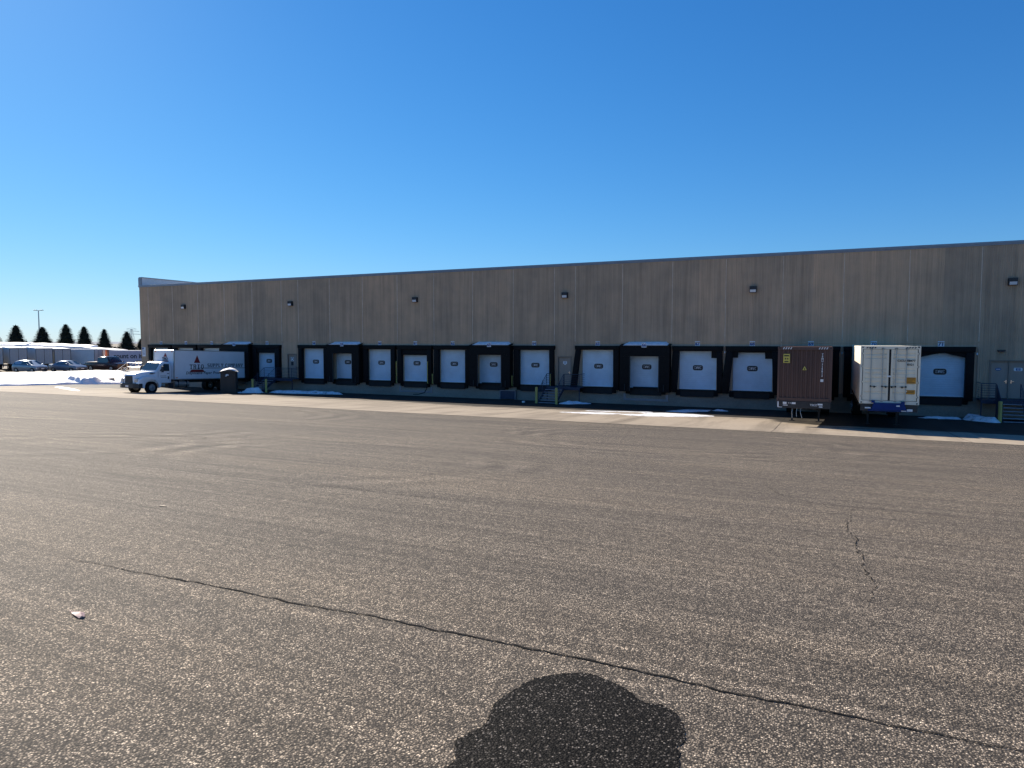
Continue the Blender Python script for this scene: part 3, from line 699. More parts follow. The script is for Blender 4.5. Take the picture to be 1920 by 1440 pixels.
# ------------------------------------------------------------------ waste receptacle
t = thing('waste_receptacle', 'brown waste receptacle with snowy peaked lid in front of the box truck', 'bin', (-45.75, -6.1, gz(-6.1)), rad(38))
b = MB(); b.prism([(-.62, -.62), (.62, -.62), (.62, .62), (-.62, .62)], 0, 1.78, 'z', bev=.03, top=[(-.58, -.58), (.58, -.58), (.58, .58), (-.58, .58)]); b.build('body', M['brown'], t)
b = MB(); b.prism([(-.68, 1.78), (.68, 1.78), (.68, 1.84), (0, 2.02), (-.68, 1.84)], -.68, .68, 'y', bev=.01); b.build('lid', M['brown'], t)
b = MB(); b.box(-.34, .34, -.632, -.60, 1.42, 1.66); b.build('opening', M['ink'], t); b = MB(); b.box(-.63, -.60, -.34, .34, 1.42, 1.66); b.build('opening', M['ink'], t)
b = MB(); b.box(-.45, .45, -.64, -.6, .12, 1.3, .01); b.box(-.64, -.6, -.45, .45, .12, 1.3, .01); b.build('door_panel', M['brown'], t)
b = MB()
for (px, py) in ((-.1, -.66), (-.66, .1)):
    for k in range(6):
        c = Vector((px + random.uniform(-.12, .12), py + random.uniform(-.02, .0), 1.55 + random.uniform(-.06, .05))); b.face([c, c + Vector((.12, -.03, .05)), c + Vector((.1, -.05, -.06)), c + Vector((0, -.04, -.05))])
o = b.build('paper_litter', M['paper']); o.location = t.location; o.rotation_euler = t.rotation_euler; tag(o, 'crumpled white paper sticking out of the brown waste receptacle', 'litter')
def mound(name, label, cat, pts, h, mat, res=.16, group=None, z0=None, seed=0, rough=.35, kind=None, edge=.35):
    """snow mound over a polygon footprint, thin at its rim"""
    from mathutils.geometry import intersect_point_line
    xs_ = [p[0] for p in pts]; ys_ = [p[1] for p in pts]; b = bmesh.new(); V = {}
    def inside(x, y):
        c = False; n = len(pts)
        for i in range(n):
            x1, y1 = pts[i]; x2, y2 = pts[(i + 1) % n]
            if (y1 > y) != (y2 > y) and x < (x2 - x1) * (y - y1) / (y2 - y1) + x1: c = not c
        return c
    def dist(x, y):
        m = 9e9
        for i in range(len(pts)):
            q, f = intersect_point_line(Vector((x, y)), Vector(pts[i]), Vector(pts[(i + 1) % len(pts)])); f = max(0, min(1, f))
            q = Vector(pts[i]).lerp(Vector(pts[(i + 1) % len(pts)]), f); m = min(m, (q - Vector((x, y))).length)
        return m
    nx = int((max(xs_) - min(xs_)) / res) + 2; ny = int((max(ys_) - min(ys_)) / res) + 2
    for j in range(ny):
        for i in range(nx):
            x = min(xs_) + i * res + noise.noise((i * .7, j * .7, seed)) * res * .5; y = min(ys_) + j * res + noise.noise((i * .7, j * .7, seed + 5)) * res * .5
            d = dist(x, y) * (1 if inside(x, y) else -1); d += noise.noise((x * 1.6, y * 1.6, seed)) * edge * .6
            base = zf(x, y) if z0 is None else z0
            k = ss(max(0, d) / edge); n = noise.fractal((x * 1.1, y * 1.1, seed), 1, 2, 4) if h > .03 else 0
            V[i, j] = (b.verts.new((x, y, base + (.007 if d > 0 else -.03) + h * k * (1 + rough * n))), d)
    for j in range(ny - 1):
        for i in range(nx - 1):
            q = [V[i, j], V[i + 1, j], V[i + 1, j + 1], V[i, j + 1]]
            if max(v[1] for v in q) > -.02: b.faces.new([v[0] for v in q])
    for v in [v for v in b.verts if not v.link_faces]: b.verts.remove(v)
    me = bpy.data.meshes.new(name); b.to_mesh(me); b.free(); me.materials.append(mat)
    for p in me.polygons: p.use_smooth = True
    o = link(bpy.data.objects.new(name, me)); tag(o, label, cat, group, kind); return o
cap = mound('snow', 'snow lying on the lid of the brown waste receptacle', 'snow', [(-.62, -.6), (.64, -.62), (.62, .64), (-.6, .6)], .1, M['snow'], .09, z0=0, seed=3, edge=.2)
for v in cap.data.vertices: v.co.z += 2.03 - abs(v.co.x) * .265
cap.location = t.location; cap.rotation_euler = t.rotation_euler
GSN = 'old snow heaps at the foot of the dock wall'
mound('snow_pile', 'small shaded snow heap right of the brown waste receptacle', 'snow', [(-45.1, -5.9), (-44.5, -5.5), (-43.7, -4.6), (-44.0, -3.9), (-45.0, -4.4)], .42, M['snow'], .12, GSN, seed=1)
mound('snow_pile', 'long low shaded snow heap under docks 58 and 59', 'snow', [(-44.0, -3.6), (-43.6, -2.4), (-41.0, -1.9), (-38.0, -1.6), (-36.9, -2.3), (-39.5, -3.3), (-42, -3.9)], .2, M['dirtysnow'], .16, GSN, seed=2)
mound('snow_pile', 'broken shaded snow heap beside the wide right-hand stairs', 'snow', [(7.4, -1.3), (8.4, -1.0), (8.7, -2.0), (8.9, -3.3), (8.5, -3.6), (7.9, -3.0), (7.2, -2.1)], .26, M['dirtysnow'], .14, GSN, seed=4)
mound('snow_pile', 'thin strip of shaded snow under dock 71', 'snow', [(4.9, -1.6), (7.4, -1.2), (7.3, -2.0), (5.4, -2.3)], .12, M['snow'], .14, GSN, seed=5)
mound('snow_pile', 'tiny ragged snow heap right of the centre stairs', 'snow', [(-17.2, -2.7), (-16.4, -1.7), (-15.3, -1.1), (-15.4, -1.6), (-16.5, -3.0)], .2, M['snow'], .1, GSN, seed=6)
mound('snow_pile', 'crumb of snow in front of dock 68 in the wall shadow', 'snow', [(-6.6, -2.8), (-5.6, -2.6), (-5.5, -3.3), (-6.4, -3.5)], .10, M['dirtysnow'], .1, GSN, seed=7)
GI = 'thin sheets of icy snow on the concrete apron'
mound('ice_sheet', 'broad white sunlit sheet of icy snow on the apron before dock 67', 'snow', [(-10.2, -7.6), (-8.6, -6.9), (-6.9, -7.0), (-5.6, -7.6), (-5.9, -8.5), (-7.0, -9.4), (-8.4, -10.3), (-9.9, -10.6), (-10.9, -9.6), (-9.4, -8.7)], .022, M['dirtysnow'], .14, GI, seed=8, edge=.3)
mound('ice_sheet', 'long thin white sunlit sheet of icy snow on the apron before docks 65 and 66', 'snow', [(-14.4, -10.4), (-12.2, -9.0), (-10.6, -9.2), (-11.0, -10.2), (-12.4, -10.8)], .02, M['dirtysnow'], .12, GI, seed=9, edge=.25)
mound('ice_sheet', 'narrow sliver of icy snow along the sun line before dock 66', 'snow', [(-13.6, -7.9), (-9.6, -6.6), (-9.4, -7.1), (-13.2, -8.4)], .02, M['dirtysnow'], .12, GI, seed=10, edge=.2)
mound('ice_sheet', 'blue shaded patch of icy snow in the wall shadow before dock 67', 'snow', [(-9.3, -5.6), (-8.2, -3.2), (-6.6, -2.6), (-6.6, -4.1), (-7.9, -5.9)], .03, M['dirtysnow'], .14, GI, seed=11, edge=.3)
# leaf, scraps
b = MB(); z = gz(-45.23) + .008
b.loft([[(-4.45, -45.235, z), (-4.45, -45.225, z + .004), (-4.44, -45.215, z)], [(-4.40, -45.25, z + .004), (-4.395, -45.225, z + .012), (-4.40, -45.20, z + .003)], [(-4.36, -45.262, z + .006), (-4.35, -45.235, z + .022), (-4.352, -45.205, z + .006)], [(-4.31, -45.27, z), (-4.305, -45.255, z + .012), (-4.30, -45.24, z)]])
b.cyl((-4.50, -45.215, z + .002), (-4.44, -45.228, z + .004), .003, n=5)
tag(b.build('dry_leaf', M['leafred']), 'curled reddish scrap lying on the asphalt at the lower left', 'litter')
b = MB(); z = gz(-42.4); b.box(-7.28, -7.16, -42.41, -42.385, z + .004, z + .010, .002); tag(b.build('paper_scrap', M['wood']), 'small pale flat scrap on the asphalt at the left', 'litter')
b = MB(); b.box(-20.0, -19.8, -3.0, -2.85, gz(-2.9), gz(-2.9) + .12, .02); tag(b.build('paper_scrap', M['paper']), 'small white scrap on the apron left of the centre stairs', 'litter')
b = MB(); z = 0.0
b.box(-23.05, -21.75, -.34, -.09, .06, .70, .01); b.mi = 1; b.box(-23.08, -23.02, -.37, -.085, .04, .74); b.box(-21.78, -21.72, -.37, -.085, .04, .74); b.box(-23.08, -21.72, -.37, -.085, .701, .74)
tag(b.build('steel_cabinet', [M['navy'], M['coping']]), 'low dark blue steel cabinet against the dock wall under dock 63', 'cabinet')
b = MB(); b.tube([(-29.75, -.3, 1.1), (-29.72, -.42, .7), (-29.9, -.5, .35), (-30.4, -.55, .2), (-31.0, -.5, .17)], .03); tag(b.build('cable', M['rubber']), 'black cable hanging down under dock 61', 'cable')

# ------------------------------------------------------------------ shipping containers on chassis
def corrugated_x(b, x0, x1, z0, z1, y, per, dep, back=False):
    n = round((x1 - x0) / per); w = (x1 - x0) / n; prof = []
    for i in range(n):
        a = x0 + i * w; prof += [(a, y), (a + w * .18, y + dep), (a + w * .5, y + dep), (a + w * .68, y)]
    prof.append((x1, y))
    for (xa, ya), (xb, yb) in zip(prof[:-1], prof[1:]): b.face([(xa, ya, z0), (xb, yb, z0), (xb, yb, z1), (xa, ya, z1)])
def wheel(parent, x, y, r=.5, w=.28, name='wheel', rimc='steelw', axis='y'):
    e = MB(); A = {'y': lambda t: (x, y + t, r), 'x': lambda t: (x + t, y, r)}[axis]
    e.cyl(A(-w / 2), A(w / 2), r, n=24); o = e.build('tyre', M['rubber'], None, auto=40)
    o.name = name; o.parent = parent
    q = MB(); q.cyl(A(-w / 2 - .012), A(w / 2 + .012), r * .56, n=20); q.mi = 1; q.cyl(A(-w / 2 - .05), A(w / 2 + .05), r * .2, n=12)
    q.build('rim', [M[rimc], M['chrome']], o, auto=40); return o
CL = 12.19; CW = 1.219
def container(x, body, label, name, z0=1.46, ht=2.65):
    t = thing(name, label, 'shipping container', (x, -12.2, z0 + .17)); z1 = ht
    for s in (-1, 1):       # corrugated long sides
        b = MB(); n = round(CL / .28); w = (CL - .3) / n; prof = []
        for i in range(n):
            a = .15 + i * w; prof += [(a, 0), (a + w * .25, .036), (a + w * .5, .036), (a + w * .75, 0)]
        prof.append((.15 + n * w, 0))
        for (ya, da), (yb, db) in zip(prof[:-1], prof[1:]): b.face([(s * (CW - .01 - da), ya, .16), (s * (CW - .01 - db), yb, .16), (s * (CW - .01 - db), yb, z1 - .1), (s * (CW - .01 - da), ya, z1 - .1)])
        b.build('side_wall', M[body], t)
    b = MB(); b.box(-CW + .03, CW - .03, .05, CL - .05, z1 - .06, z1 - .03)
    for i in range(20): b.box(-CW + .1, CW - .1, .3 + i * .6, .55 + i * .6, z1 - .0299, z1 - .012)
    b.box(-CW + .03, CW - .03, .05, CL - .05, .1, .15)
    b.build('roof', M[body], t)
    b = MB()
    for s in (-1, 1):
        xa, xb = sorted((s * CW, s * (CW - .09)))
        b.box(xa, xb, 0.0, .12, .12, z1 - .12); b.box(xa, xb, CL - .12, CL, .12, z1 - .12)
        b.box(xa, xb, .121, CL - .121, 0.02, .16); xa, xb = sorted((s * CW, s * (CW - .06))); b.box(xa, xb, .121, CL - .121, z1 - .1, z1 - .02)
    b.box(-CW + .091, CW - .091, 0, .12, .0, .15); b.box(-CW + .091, CW - .091, .0, .12, z1 - .15, z1 - .01)
    b.box(-CW + .091, CW - .091, CL - .12, CL, .0, .15); b.box(-CW + .091, CW - .091, CL - .12, CL, z1 - .13, z1 - .01)
    b.build('frame', M[body], t)
    for s in (-1, 1):
        for yy in (0, CL):
            for zz in (0, z1 - .118):
                q = MB(); xa, xb = sorted((s * (CW + .004), s * (CW - .16))); ya, yb = (-.004, .178) if yy == 0 else (CL - .178, CL + .004)
                q.box(xa, xb, ya, yb, zz, zz + .118, .006); q.mi = 1
                if yy == 0: q.box(s * (CW - .085) - .035, s * (CW - .085) + .035, -.006, -.0035, zz + .03, zz + .09)
                q.build('corner_casting', [M[body], M['ink']], t)
    return t
# brown container, closed end towards the yard
t = container(DX[69] - .04, 'maroon', 'brown corrugated shipping container on a chassis at dock 69', 'shipping_container')
b = MB(); corrugated_x(b, -CW + .09, CW - .09, .15, 2.50, .03, .20, .045); b.build('end_wall', M['maroon'], t)
b = MB(); b.box(-.97, -.67, .012, .024, 1.86, 2.30); b.mi = 1
text_bm(b, 'HIGH', .085, TM(-.82, .009, 2.20), .002, .004, align='CENTER') if False else None
b.box(-.93, -.71, .008, .0125, 2.18, 2.24); b.box(-.90, -.84, .008, .0125, 2.03, 2.10); b.box(-.80, -.74, .008, .0125, 2.03, 2.10); b.box(-.92, -.73, .008, .0125, 1.90, 1.95)
b.build('height_decal', [M['labely'], M['ink']], t)
b = MB(); b.prism([(-.10, 1.52), (.10, 1.52), (0, 1.72)], .012, .024); b.mi = 1; b.prism([(-.035, 1.545), (.035, 1.545), (.0, 1.64)], .008, .0125); b.build('warning_decal', [M['labely'], M['ink']], t)
b = MB()
for i, ch in enumerate('TEMU719813'):
    z = 2.245 - i * .108 - (.06 if i > 3 else 0); text_bm(b, ch, .125, TM(.78, .006, z), .002, .004, align='CENTER')
b.box(.715, .845, .004, .01, .965, 1.09)
b.build('serial_letters', M['decalw'], t)
b = MB()
for s0 in (-1.0, .60):
    for k in range(4): x = s0 + k * .11; b.prism([(x, 2.53), (x + .045, 2.53), (x + .095, 2.63), (x + .05, 2.63)], -.012, -.0005)
b.build('hazard_stripes', M['decalw'], t)
b = MB(); b.box(-CW + .1, CW - .1, 6, 6.1, -.0, .1); 
b.build('cross_member', M['maroon'], t)
# cream container, doors towards the yard
t = container(DX[70] + .0, 'cwhite', 'cream shipping container with grey doors facing the yard at dock 70', 'shipping_container', z0=1.46, ht=2.70)
for s in (-1, 1):
    b = MB(); x0, x1 = (-1.10, -.045) if s < 0 else (.045, 1.10)
    prof = []; z = .19
    for zc in (.52, 1.0, 1.20, 1.42, 1.62, 2.15, 2.32): prof += [(zc - .05, .045), (zc - .02, .075), (zc + .02, .075), (zc + .05, .045)]
    prof = [(.19, .045)] + prof + [(2.52, .045)]
    for (za, ya), (zb, yb) in zip(prof[:-1], prof[1:]): b.face([(x0 + .09, ya, za), (x1 - .09, ya, za), (x1 - .09, yb, zb), (x0 + .09, yb, zb)])
    b.box(x0, x0 + .09, .03, .09, .17, 2.54); b.box(x1 - .09, x1, .03, .09, .17, 2.54); b.box(x0 + .0901, x1 - .0901, .032, .088, 2.50, 2.54); b.box(x0 + .0901, x1 - .0901, .032, .088, .17, .21)
    d = b.build('container_door', M['cdoor'], t)
    for xr in ((x0 + .33, x0 + .80) if s < 0 else (x0 + .20, x0 + .62)):
        q = MB(); q.cyl((xr, -.005, .10), (xr, -.005, 2.62), .021, n=8); q.mi = 1
        for zc in (.14, .62, 1.45, 2.25, 2.58): q.box(xr - .055, xr + .055, .0, .03, zc - .03, zc + .03)
        q.mi = 2; q.box(xr - .24 if s > 0 else xr - .02, xr + .02 if s > 0 else xr + .24, -.03, -.018, .80, .825); q.box(xr - .03, xr + .03, -.032, -.01, .78, .86); q.box(xr - .15 * s - .03, xr - .15 * s + .03, -.035, 0.02, .76, .84)
        q.build('lock_rod', [M['steelw'], M['cdoor'], M['leveler']], d)
    q = MB()
    for zc in (.35, 1.02, 1.75, 2.35): q.box(min(s * 1.10, s * 1.17), max(s * 1.10, s * 1.17), .0, .028, zc - .035, zc + .035)
    q.build('hinge', M['cwhite'], d)
b = MB(); b.box(-.044, .044, .06, .075, .17, 2.54); b.box(-1.127, -1.101, .05, .08, .17, 2.54); b.box(1.101, 1.127, .05, .08, .17, 2.54); b.box(-1.13, 1.13, .06, .08, 2.541, 2.56); b.build('gasket', M['gasket'], t)
b = MB(); b.box(-.10, .07, .005, .03, 1.26, 1.33); b.build('centre_latch', M['decalw'], t)
b = MB(); text_bm(b, 'CICU', .135, TM(.30, .024, 1.98), .002, .003); text_bm(b, '408477', .135, TM(.63, .024, 1.98), .002, .003, spacing=.95); text_bm(b, '3', .135, TM(1.115, .024, 1.98), .002, .003); text_bm(b, '45G1', .135, TM(.66, .024, 1.80), .002, .003)
b.build('serial_letters', M['ink'], t)
b = MB(); b.box(.68, 1.06, .012, .028, .98, 1.26); b.box(.66, 1.04, .012, .028, .50, .68); b.mi = 1
for z in (1.20, 1.14, 1.08, 1.02): b.box(.71, 1.02 - (.1 if z == 1.08 else 0), .008, .0125, z, z + .018)
for z in (.62, .56): b.box(.69, 1.0, .008, .0125, z, z + .02)
b.build('warning_decal', [M['labelo'], M['ink']], t)
b = MB()
for s0 in (-1.0, .62):
    for k in range(4): x = s0 + k * .11; b.prism([(x, 2.59), (x + .06, 2.59), (x + .10, 2.65), (x + .04, 2.65)], -.012, -.0005)
b.build('hazard_stripes', M['ink'], t)
# chassis
def chassis(x, col, label, blue=False):
    t = thing('container_chassis', label, 'trailer chassis', (x, -12.2, .17), 0); g0 = gz(-12); 
    b = MB()
    for s in (-1, 1): b.box(s * .46 - .07, s * .46 + .07, .05, 11.9, 1.08, 1.445)
    for yy in (.02, 2.4, 4.8, 7.2, 9.6, 11.8): b.box(-1.18, 1.18, yy, yy + .16, 1.16, 1.40) if yy > .1 else b.box(-1.16, 1.16, .02, .18, 1.12, 1.44)
    b.build('frame', M[col], t)
    b = MB()
    if blue:
        b.prism([(-.62, 1.52), (.62, 1.52), (.72, 1.20), (-.72, 1.20)], -.16, .015); b.box(-.72, -.58, -.14, .01, 1.521, 1.62); b.box(.50, .64, -.14, .01, 1.521, 1.60); b.box(-.85, .85, -.10, .01, 1.13, 1.199)
        b.mi = 1; b.box(-.98, -.74, -.11, -.02, 1.24, 1.30); b.box(.74, .96, -.11, -.02, 1.16, 1.26); b.box(.30, .44, -.168, -.161, 1.37, 1.43); b.box(.50, .72, -.12, -.101, 1.15, 1.19)
        b.build('nose_plate', [M['blue'], M['decalw']], t)
    else:
        b.box(-1.19, 1.19, -.03, .016, 1.12, 1.45, .005); b.mi = 1
        b.box(-.94, -.77, -.036, -.0305, 1.30, 1.41); b.box(-.94, -.72, -.036, -.0305, 1.23, 1.265); b.box(-.70, -.66, -.036, -.0305, 1.34, 1.38); b.box(-.62, -.58, -.036, -.0305, 1.34, 1.38); b.box(-.54, -.36, -.036, -.0305, 1.31, 1.40)
        text_bm(b, 'TSCZ', .13, TM(.44, -.034, 1.25), .002, .003, align='CENTER'); b.box(.62, .84, -.036, -.0305, 1.29, 1.37); b.box(.68, .84, -.036, -.0305, 1.19, 1.24)
        b.box(-1.19, -1.13, -.036, -.0305, 1.14, 1.42); b.box(-1.13, -.98, -.036, -.0305, 1.13, 1.16)
        b.build('nose_plate', [M[col], M['decalw']], t)
        q = MB()
        for (xx, zz) in ((-.50, .62), (-.30, .70), (-.12, .64)): q.tube([(xx, .1, 1.12), (xx - .02, .05, .9), (xx + (.06 if xx > -.2 else 0), .02, zz)], .012, 5)
        q.build('air_hose', M['steelw'], t)
    for s in (-1, 1):
        yl = 3.75; gg = gz(yl - 12.2) - .17; q = MB(); q.box(s * .66 - .055, s * .66 + .055, yl - .055, yl + .055, gg + .35, 1.08); q.box(s * .66 - .04, s * .66 + .04, yl - .04, yl + .04, gg + .04, gg + .36); q.box(s * .66 - .13, s * .66 + .13, yl - .13, yl + .13, gg, gg + .04)
        q.build('landing_leg', M['darkmetal'], t)
    q = MB(); q.cyl((-.6, 3.75, .75), (.6, 3.75, .75), .025, n=6); q.build('crank_shaft', M['darkmetal'], t)
    for yy in (9.3, 10.6):
        q = MB(); q.cyl((-1.0, yy, .5), (1.0, yy, .5), .07); q.build('axle', M['darkmetal'], t)
        for s in (-1, 1): wheel(t, s * .95, yy, .5, .5, axis='x')
    return t
chassis(DX[69] - .04, 'darkmetal', 'black chassis with landing legs under the brown container')
chassis(DX[70], 'darkmetal', 'chassis with a bright blue nose plate under the cream container', True)

# ------------------------------------------------------------------ box truck at dock 56
T = thing('box_truck', 'white box truck with red and black lettering backed into dock 56', 'truck', (DX[56], -.42, -.02), rad(-90)); T.rotation_euler = (0, -.030, rad(-90))
BL = 7.9; BW = 1.25
b = MB(); b.box(0, BL, -BW, BW, 1.14, 3.60, .03); b.build('cargo_box', M['truckwhite'], T)
b = MB()
b.box(-.01, BL + .012, -BW - .012, -BW + .05, 3.56, 3.62); b.box(-.01, BL + .012, BW - .05, BW + .012, 3.56, 3.62); b.box(-.01, BL + .012, BW - .05, BW + .012, 1.10, 1.17); b.box(-.01, BL + .012, -BW - .012, -BW + .05, 1.10, 1.17)
b.box(BL - .05, BL + .016, BW - .09, BW + .014, 1.171, 3.559); b.box(BL - .05, BL + .016, -BW - .014, -BW + .09, 1.171, 3.559)
b.build('box_trim', M['steelw'], T)
b = MB()      # corner radius fairing at the top of the box front
b.prism([(BL + .016, 3.35), (BL + .016, 3.6), (BL - .02, 3.62)], -BW + .1, BW - .1); b.build('top_fairing', M['truckwhite'], T)
# lettering on the long side and on the front of the box
Tw = Matrix.Translation((0, BW, 0))
def side_text(b, s, size, xloc, z, bold=.0, shear=0, sp=1):   # on the +y side the text reads towards -x
    text_bm(b, s, size, Matrix.Translation((xloc, BW + .004, z)) @ Matrix.Rotation(pi, 4, 'Z') @ Matrix.Rotation(pi / 2, 4, 'X'), .003, bold, shear, sp)
def serif_text(b, s, h, xloc, z, wd, side=1, x_dir=-1, ypos=BW + .007):
    """slab-serif capitals from strokes; h: cap height, wd: letter advance"""
    L = {'T': [(0, 1, 1, .84), (.38, .84, .62, 0)], 'R': [(.08, 1, .3, 0), (.3, 1, .8, .86), (.3, .58, .8, .44), (.66, .86, .9, .58), (.62, .44, .86, 0)], 'I': [(.36, 1, .64, 0)],
         'O': [(.06, .82, .3, .18), (.70, .82, .94, .18), (.2, 1, .8, .84), (.2, .16, .8, 0)], 'S': [(.12, 1, .88, .86), (.06, .86, .3, .56), (.12, .58, .88, .42), (.70, .44, .94, .14), (.12, .14, .88, 0)],
         'U': [(.06, 1, .3, .16), (.70, 1, .94, .16), (.16, .16, .84, 0)], 'P': [(.08, 1, .32, 0), (.32, 1, .84, .86), (.32, .58, .84, .44), (.68, .86, .94, .58)], 'L': [(.1, 1, .34, 0), (.34, .16, .92, 0)],
         'Y': [(.04, 1, .3, .62), (.70, 1, .96, .62), (.2, .64, .8, .48), (.38, .48, .62, 0)], 'C': [(.06, .84, .3, .16), (.16, 1, .86, .84), (.16, .16, .86, 0), (.70, .84, .92, .66)],
         'M': [(.02, 1, .22, 0), (.78, 1, .98, 0), (.22, .95, .42, .62), (.58, .95, .78, .62), (.40, .66, .60, .40)], 'A': [(.12, .7, .36, 0), (.64, .7, .88, 0), (.3, 1, .7, .68), (.3, .42, .7, .28)], 'N': [(.06, 1, .26, 0), (.74, 1, .94, 0), (.26, .95, .46, .6), (.42, .66, .60, .34), (.56, .4, .74, .06)]}
    slab = {'T': [(.2, .8)], 'R': [(0, .4), (.56, 1)], 'I': [(.14, .86)], 'P': [(0, .5)], 'L': [(0, .4)], 'Y': [(.2, .8)], 'M': [(-.03, .32), (.68, 1.03)], 'A': [(0, .46), (.54, 1)], 'N': [(-.03, .36)]}
    tops = {'R': [(0, .3)], 'I': [(.14, .86)], 'U': [(-.04, .4), (.6, 1.04)], 'P': [(0, .3)], 'L': [(0, .48)], 'Y': [(-.06, .4), (.6, 1.06)], 'M': [(-.03, .3), (.7, 1.03)], 'N': [(-.03, .3), (.62, 1.05)]}
    x = xloc
    for ch in s:
        if ch == ' ': x += x_dir * wd * .6; continue
        k = 0
        bars = list(L[ch]) + [(a, .1, c, 0) for a, c in slab.get(ch, [])] + [(a, 1, c, .9) for a, c in tops.get(ch, [])]
        for (a, za, c, zb) in bars:
            k += 1; w = wd * .86
            X0, X1 = sorted((x + x_dir * a * w, x + x_dir * c * w)); b.box(X0, X1, ypos - .004 - k * .0002, ypos + k * .0003, z + zb * h, z + za * h)
        x += x_dir * wd
    return x
ink = MB(); serif_text(ink, 'TRIO', .40, 6.38, 1.93 + .06, .385)
serif_text(ink, 'SUPPLY COMPANY', .30, 4.52, 2.20 - .03, .298)
ink.box(.28, 4.85, BW + .001, BW + .006, 2.055, 2.10)
ink.box(.28, 5.6, BW + .0012, BW + .0055, 2.06, 2.095)
side_text(ink, 'Disposable Paper Products', .34, 6.75, 1.55, .006, .25, 1.12)
ink.build('lettering', M['ink'], T)
red = MB(); red.prism([(5.92, 2.53), (5.28, 2.53), (5.60, 3.20)], BW + .001, BW + .006)
red.prism([(6.38, 1.72), (4.78, 1.72), (4.98, 1.95), (6.18, 1.95)], BW + .001, BW + .006)
# the same mark, smaller, on the front of the box
red.prism([(-.02, 3.03), (.42, 3.03), (.20, 3.36)], BL + .017, BL + .021, axis='x'); red.prism([(-.22, 2.62), (.62, 2.62), (.52, 2.72), (-.12, 2.72)], BL + .017, BL + .021, axis='x')
red.build('triangle_emblem', M['red'], T)
b = MB(); text_bm(b, 'TRIO', .30, Matrix.Translation((BL + .019, -.18, 2.77)) @ Matrix.Rotation(pi / 2, 4, 'Z') @ Matrix.Rotation(pi / 2, 4, 'X'), .003, .012); b.build('front_lettering', M['ink'], T)
b = MB()
for y in (-BW + .25, BW - .25): b.box(BL + .013, BL + .03, y - .09, y + .09, 3.44, 3.50, .004)
b.box(BL - .35, BL - .15, BW + .0, BW + .02, 1.24, 1.30); b.build('marker_lamp', M['amber'], T)
# chassis rails, tank, battery box, rear axle
b = MB()
for y in (-.42, .42): b.box(.2, 10.6, y - .05, y + .05, .82, 1.08)
for x in (.6, 2, 3.4, 5, 6.5): b.box(x, x + .12, -BW + .05, BW - .05, 1.081, 1.139)
b.box(.0, .12, -1.1, 1.1, .55, .75); b.build('chassis', M['darkmetal'], T)
b = MB(); b.cyl((6.35, .92, .72), (7.75, .92, .72), .29, n=18); b.mi = 1; [b.box(x, x + .06, .62, 1.215, .42, 1.02) for x in (6.6, 7.4)]; b.build('fuel_tank', [M['steelw'], M['darkmetal']], T)
b = MB(); b.box(7.85, 8.35, .7, 1.13, .42, .84, .02); b.build('battery_box', M['darkmetal'], T)
for y in (-.92, .92): wheel(T, 2.55, y, .50, .56, 'rear_wheel')
b = MB(); [b.box(1.75, 1.77, s * 1.0 - .25, s * 1.0 + .25, .25, 1.1) for s in (-1, 1)]; b.build('mud_flap', M['rubber'], T)
# cab
XC0, XWB = 8.02, 9.36
b = MB()
rings = []
def cabring(x, zt, ht, hb, zb=.86, n=4):
    """cross-section: rounded roof corners"""
    r = .14; pts = [(x, -hb, zb), (x, -hb, 1.75)]
    pts += [(x, -(ht - r) - r * cos(a), zt - r + r * sin(a)) for a in [i * (pi / 2) / n for i in range(n + 1)]]
    pts += [(x, (ht - r) + r * sin(a), zt - r + r * cos(a)) for a in [i * (pi / 2) / n for i in range(n + 1)]]
    pts += [(x, hb, 1.75), (x, hb, zb)]; return pts
b.loft([cabring(XC0, 2.50, .92, 1.02), cabring(XC0 + .12, 2.60, .92, 1.03), cabring(8.55, 2.63, .93, 1.03), cabring(8.80, 2.58, .92, 1.03), cabring(9.12, 2.20, .96, 1.03), cabring(XWB, 1.89, 1.0, 1.02), cabring(XWB + .1, 1.80, .98, 1.0)])
b.build('cab', M['truckwhite'], T, auto=50)
b = MB()      # windshield following the raked front of the cab
b.face([(8.87, -.80, 2.535), (8.87, .80, 2.535), (9.37, .90, 1.93), (9.37, -.90, 1.93)]); b.build('windshield', M['glass'], T)
for s in (-1, 1):
    b = MB(); y = s * 1.036
    b.face([(8.18, s * .985, 2.42), (8.66, s * .985, 2.44), (9.10, y, 1.84), (8.18, y, 1.84)]); b.build('side_window', M['glass'], T)
    b = MB(); b.box(8.14, 8.155, min(y, y + s * .004), max(y, y + s * .004), .92, 1.82); b.box(9.23, 9.245, min(y, y + s * .004), max(y, y + s * .004), .92, 1.80)
    d = b.build('door_seam', M['ink'], T)
    b = MB(); b.box(8.22, 8.40, min(y, y + s * .03), max(y, y + s * .03), 1.60, 1.65); b.box(8.22, 8.34, min(y, y + s * .006), max(y, y + s * .006), 1.16, 1.40); b.build('door_handle', M['ink'], T)
    b = MB(); b.box(9.0, 9.07, s * 1.30 - .12, s * 1.30 + .12, 1.75, 2.25, .02); b.tube([(8.95, s * 1.0, 2.3), (9.03, s * 1.3, 2.2)], .015); b.tube([(8.95, s * 1.0, 1.75), (9.03, s * 1.3, 1.8)], .015); b.build('mirror', M['ink'], T)
    b = MB(); b.box(8.25, 8.75, s * .86 - .22, s * .86 + .22, .46, .50); b.box(8.25, 8.75, s * .90 - .2, s * .90 + .2, .78, .81); b.build('cab_step', M['steelw'], T)
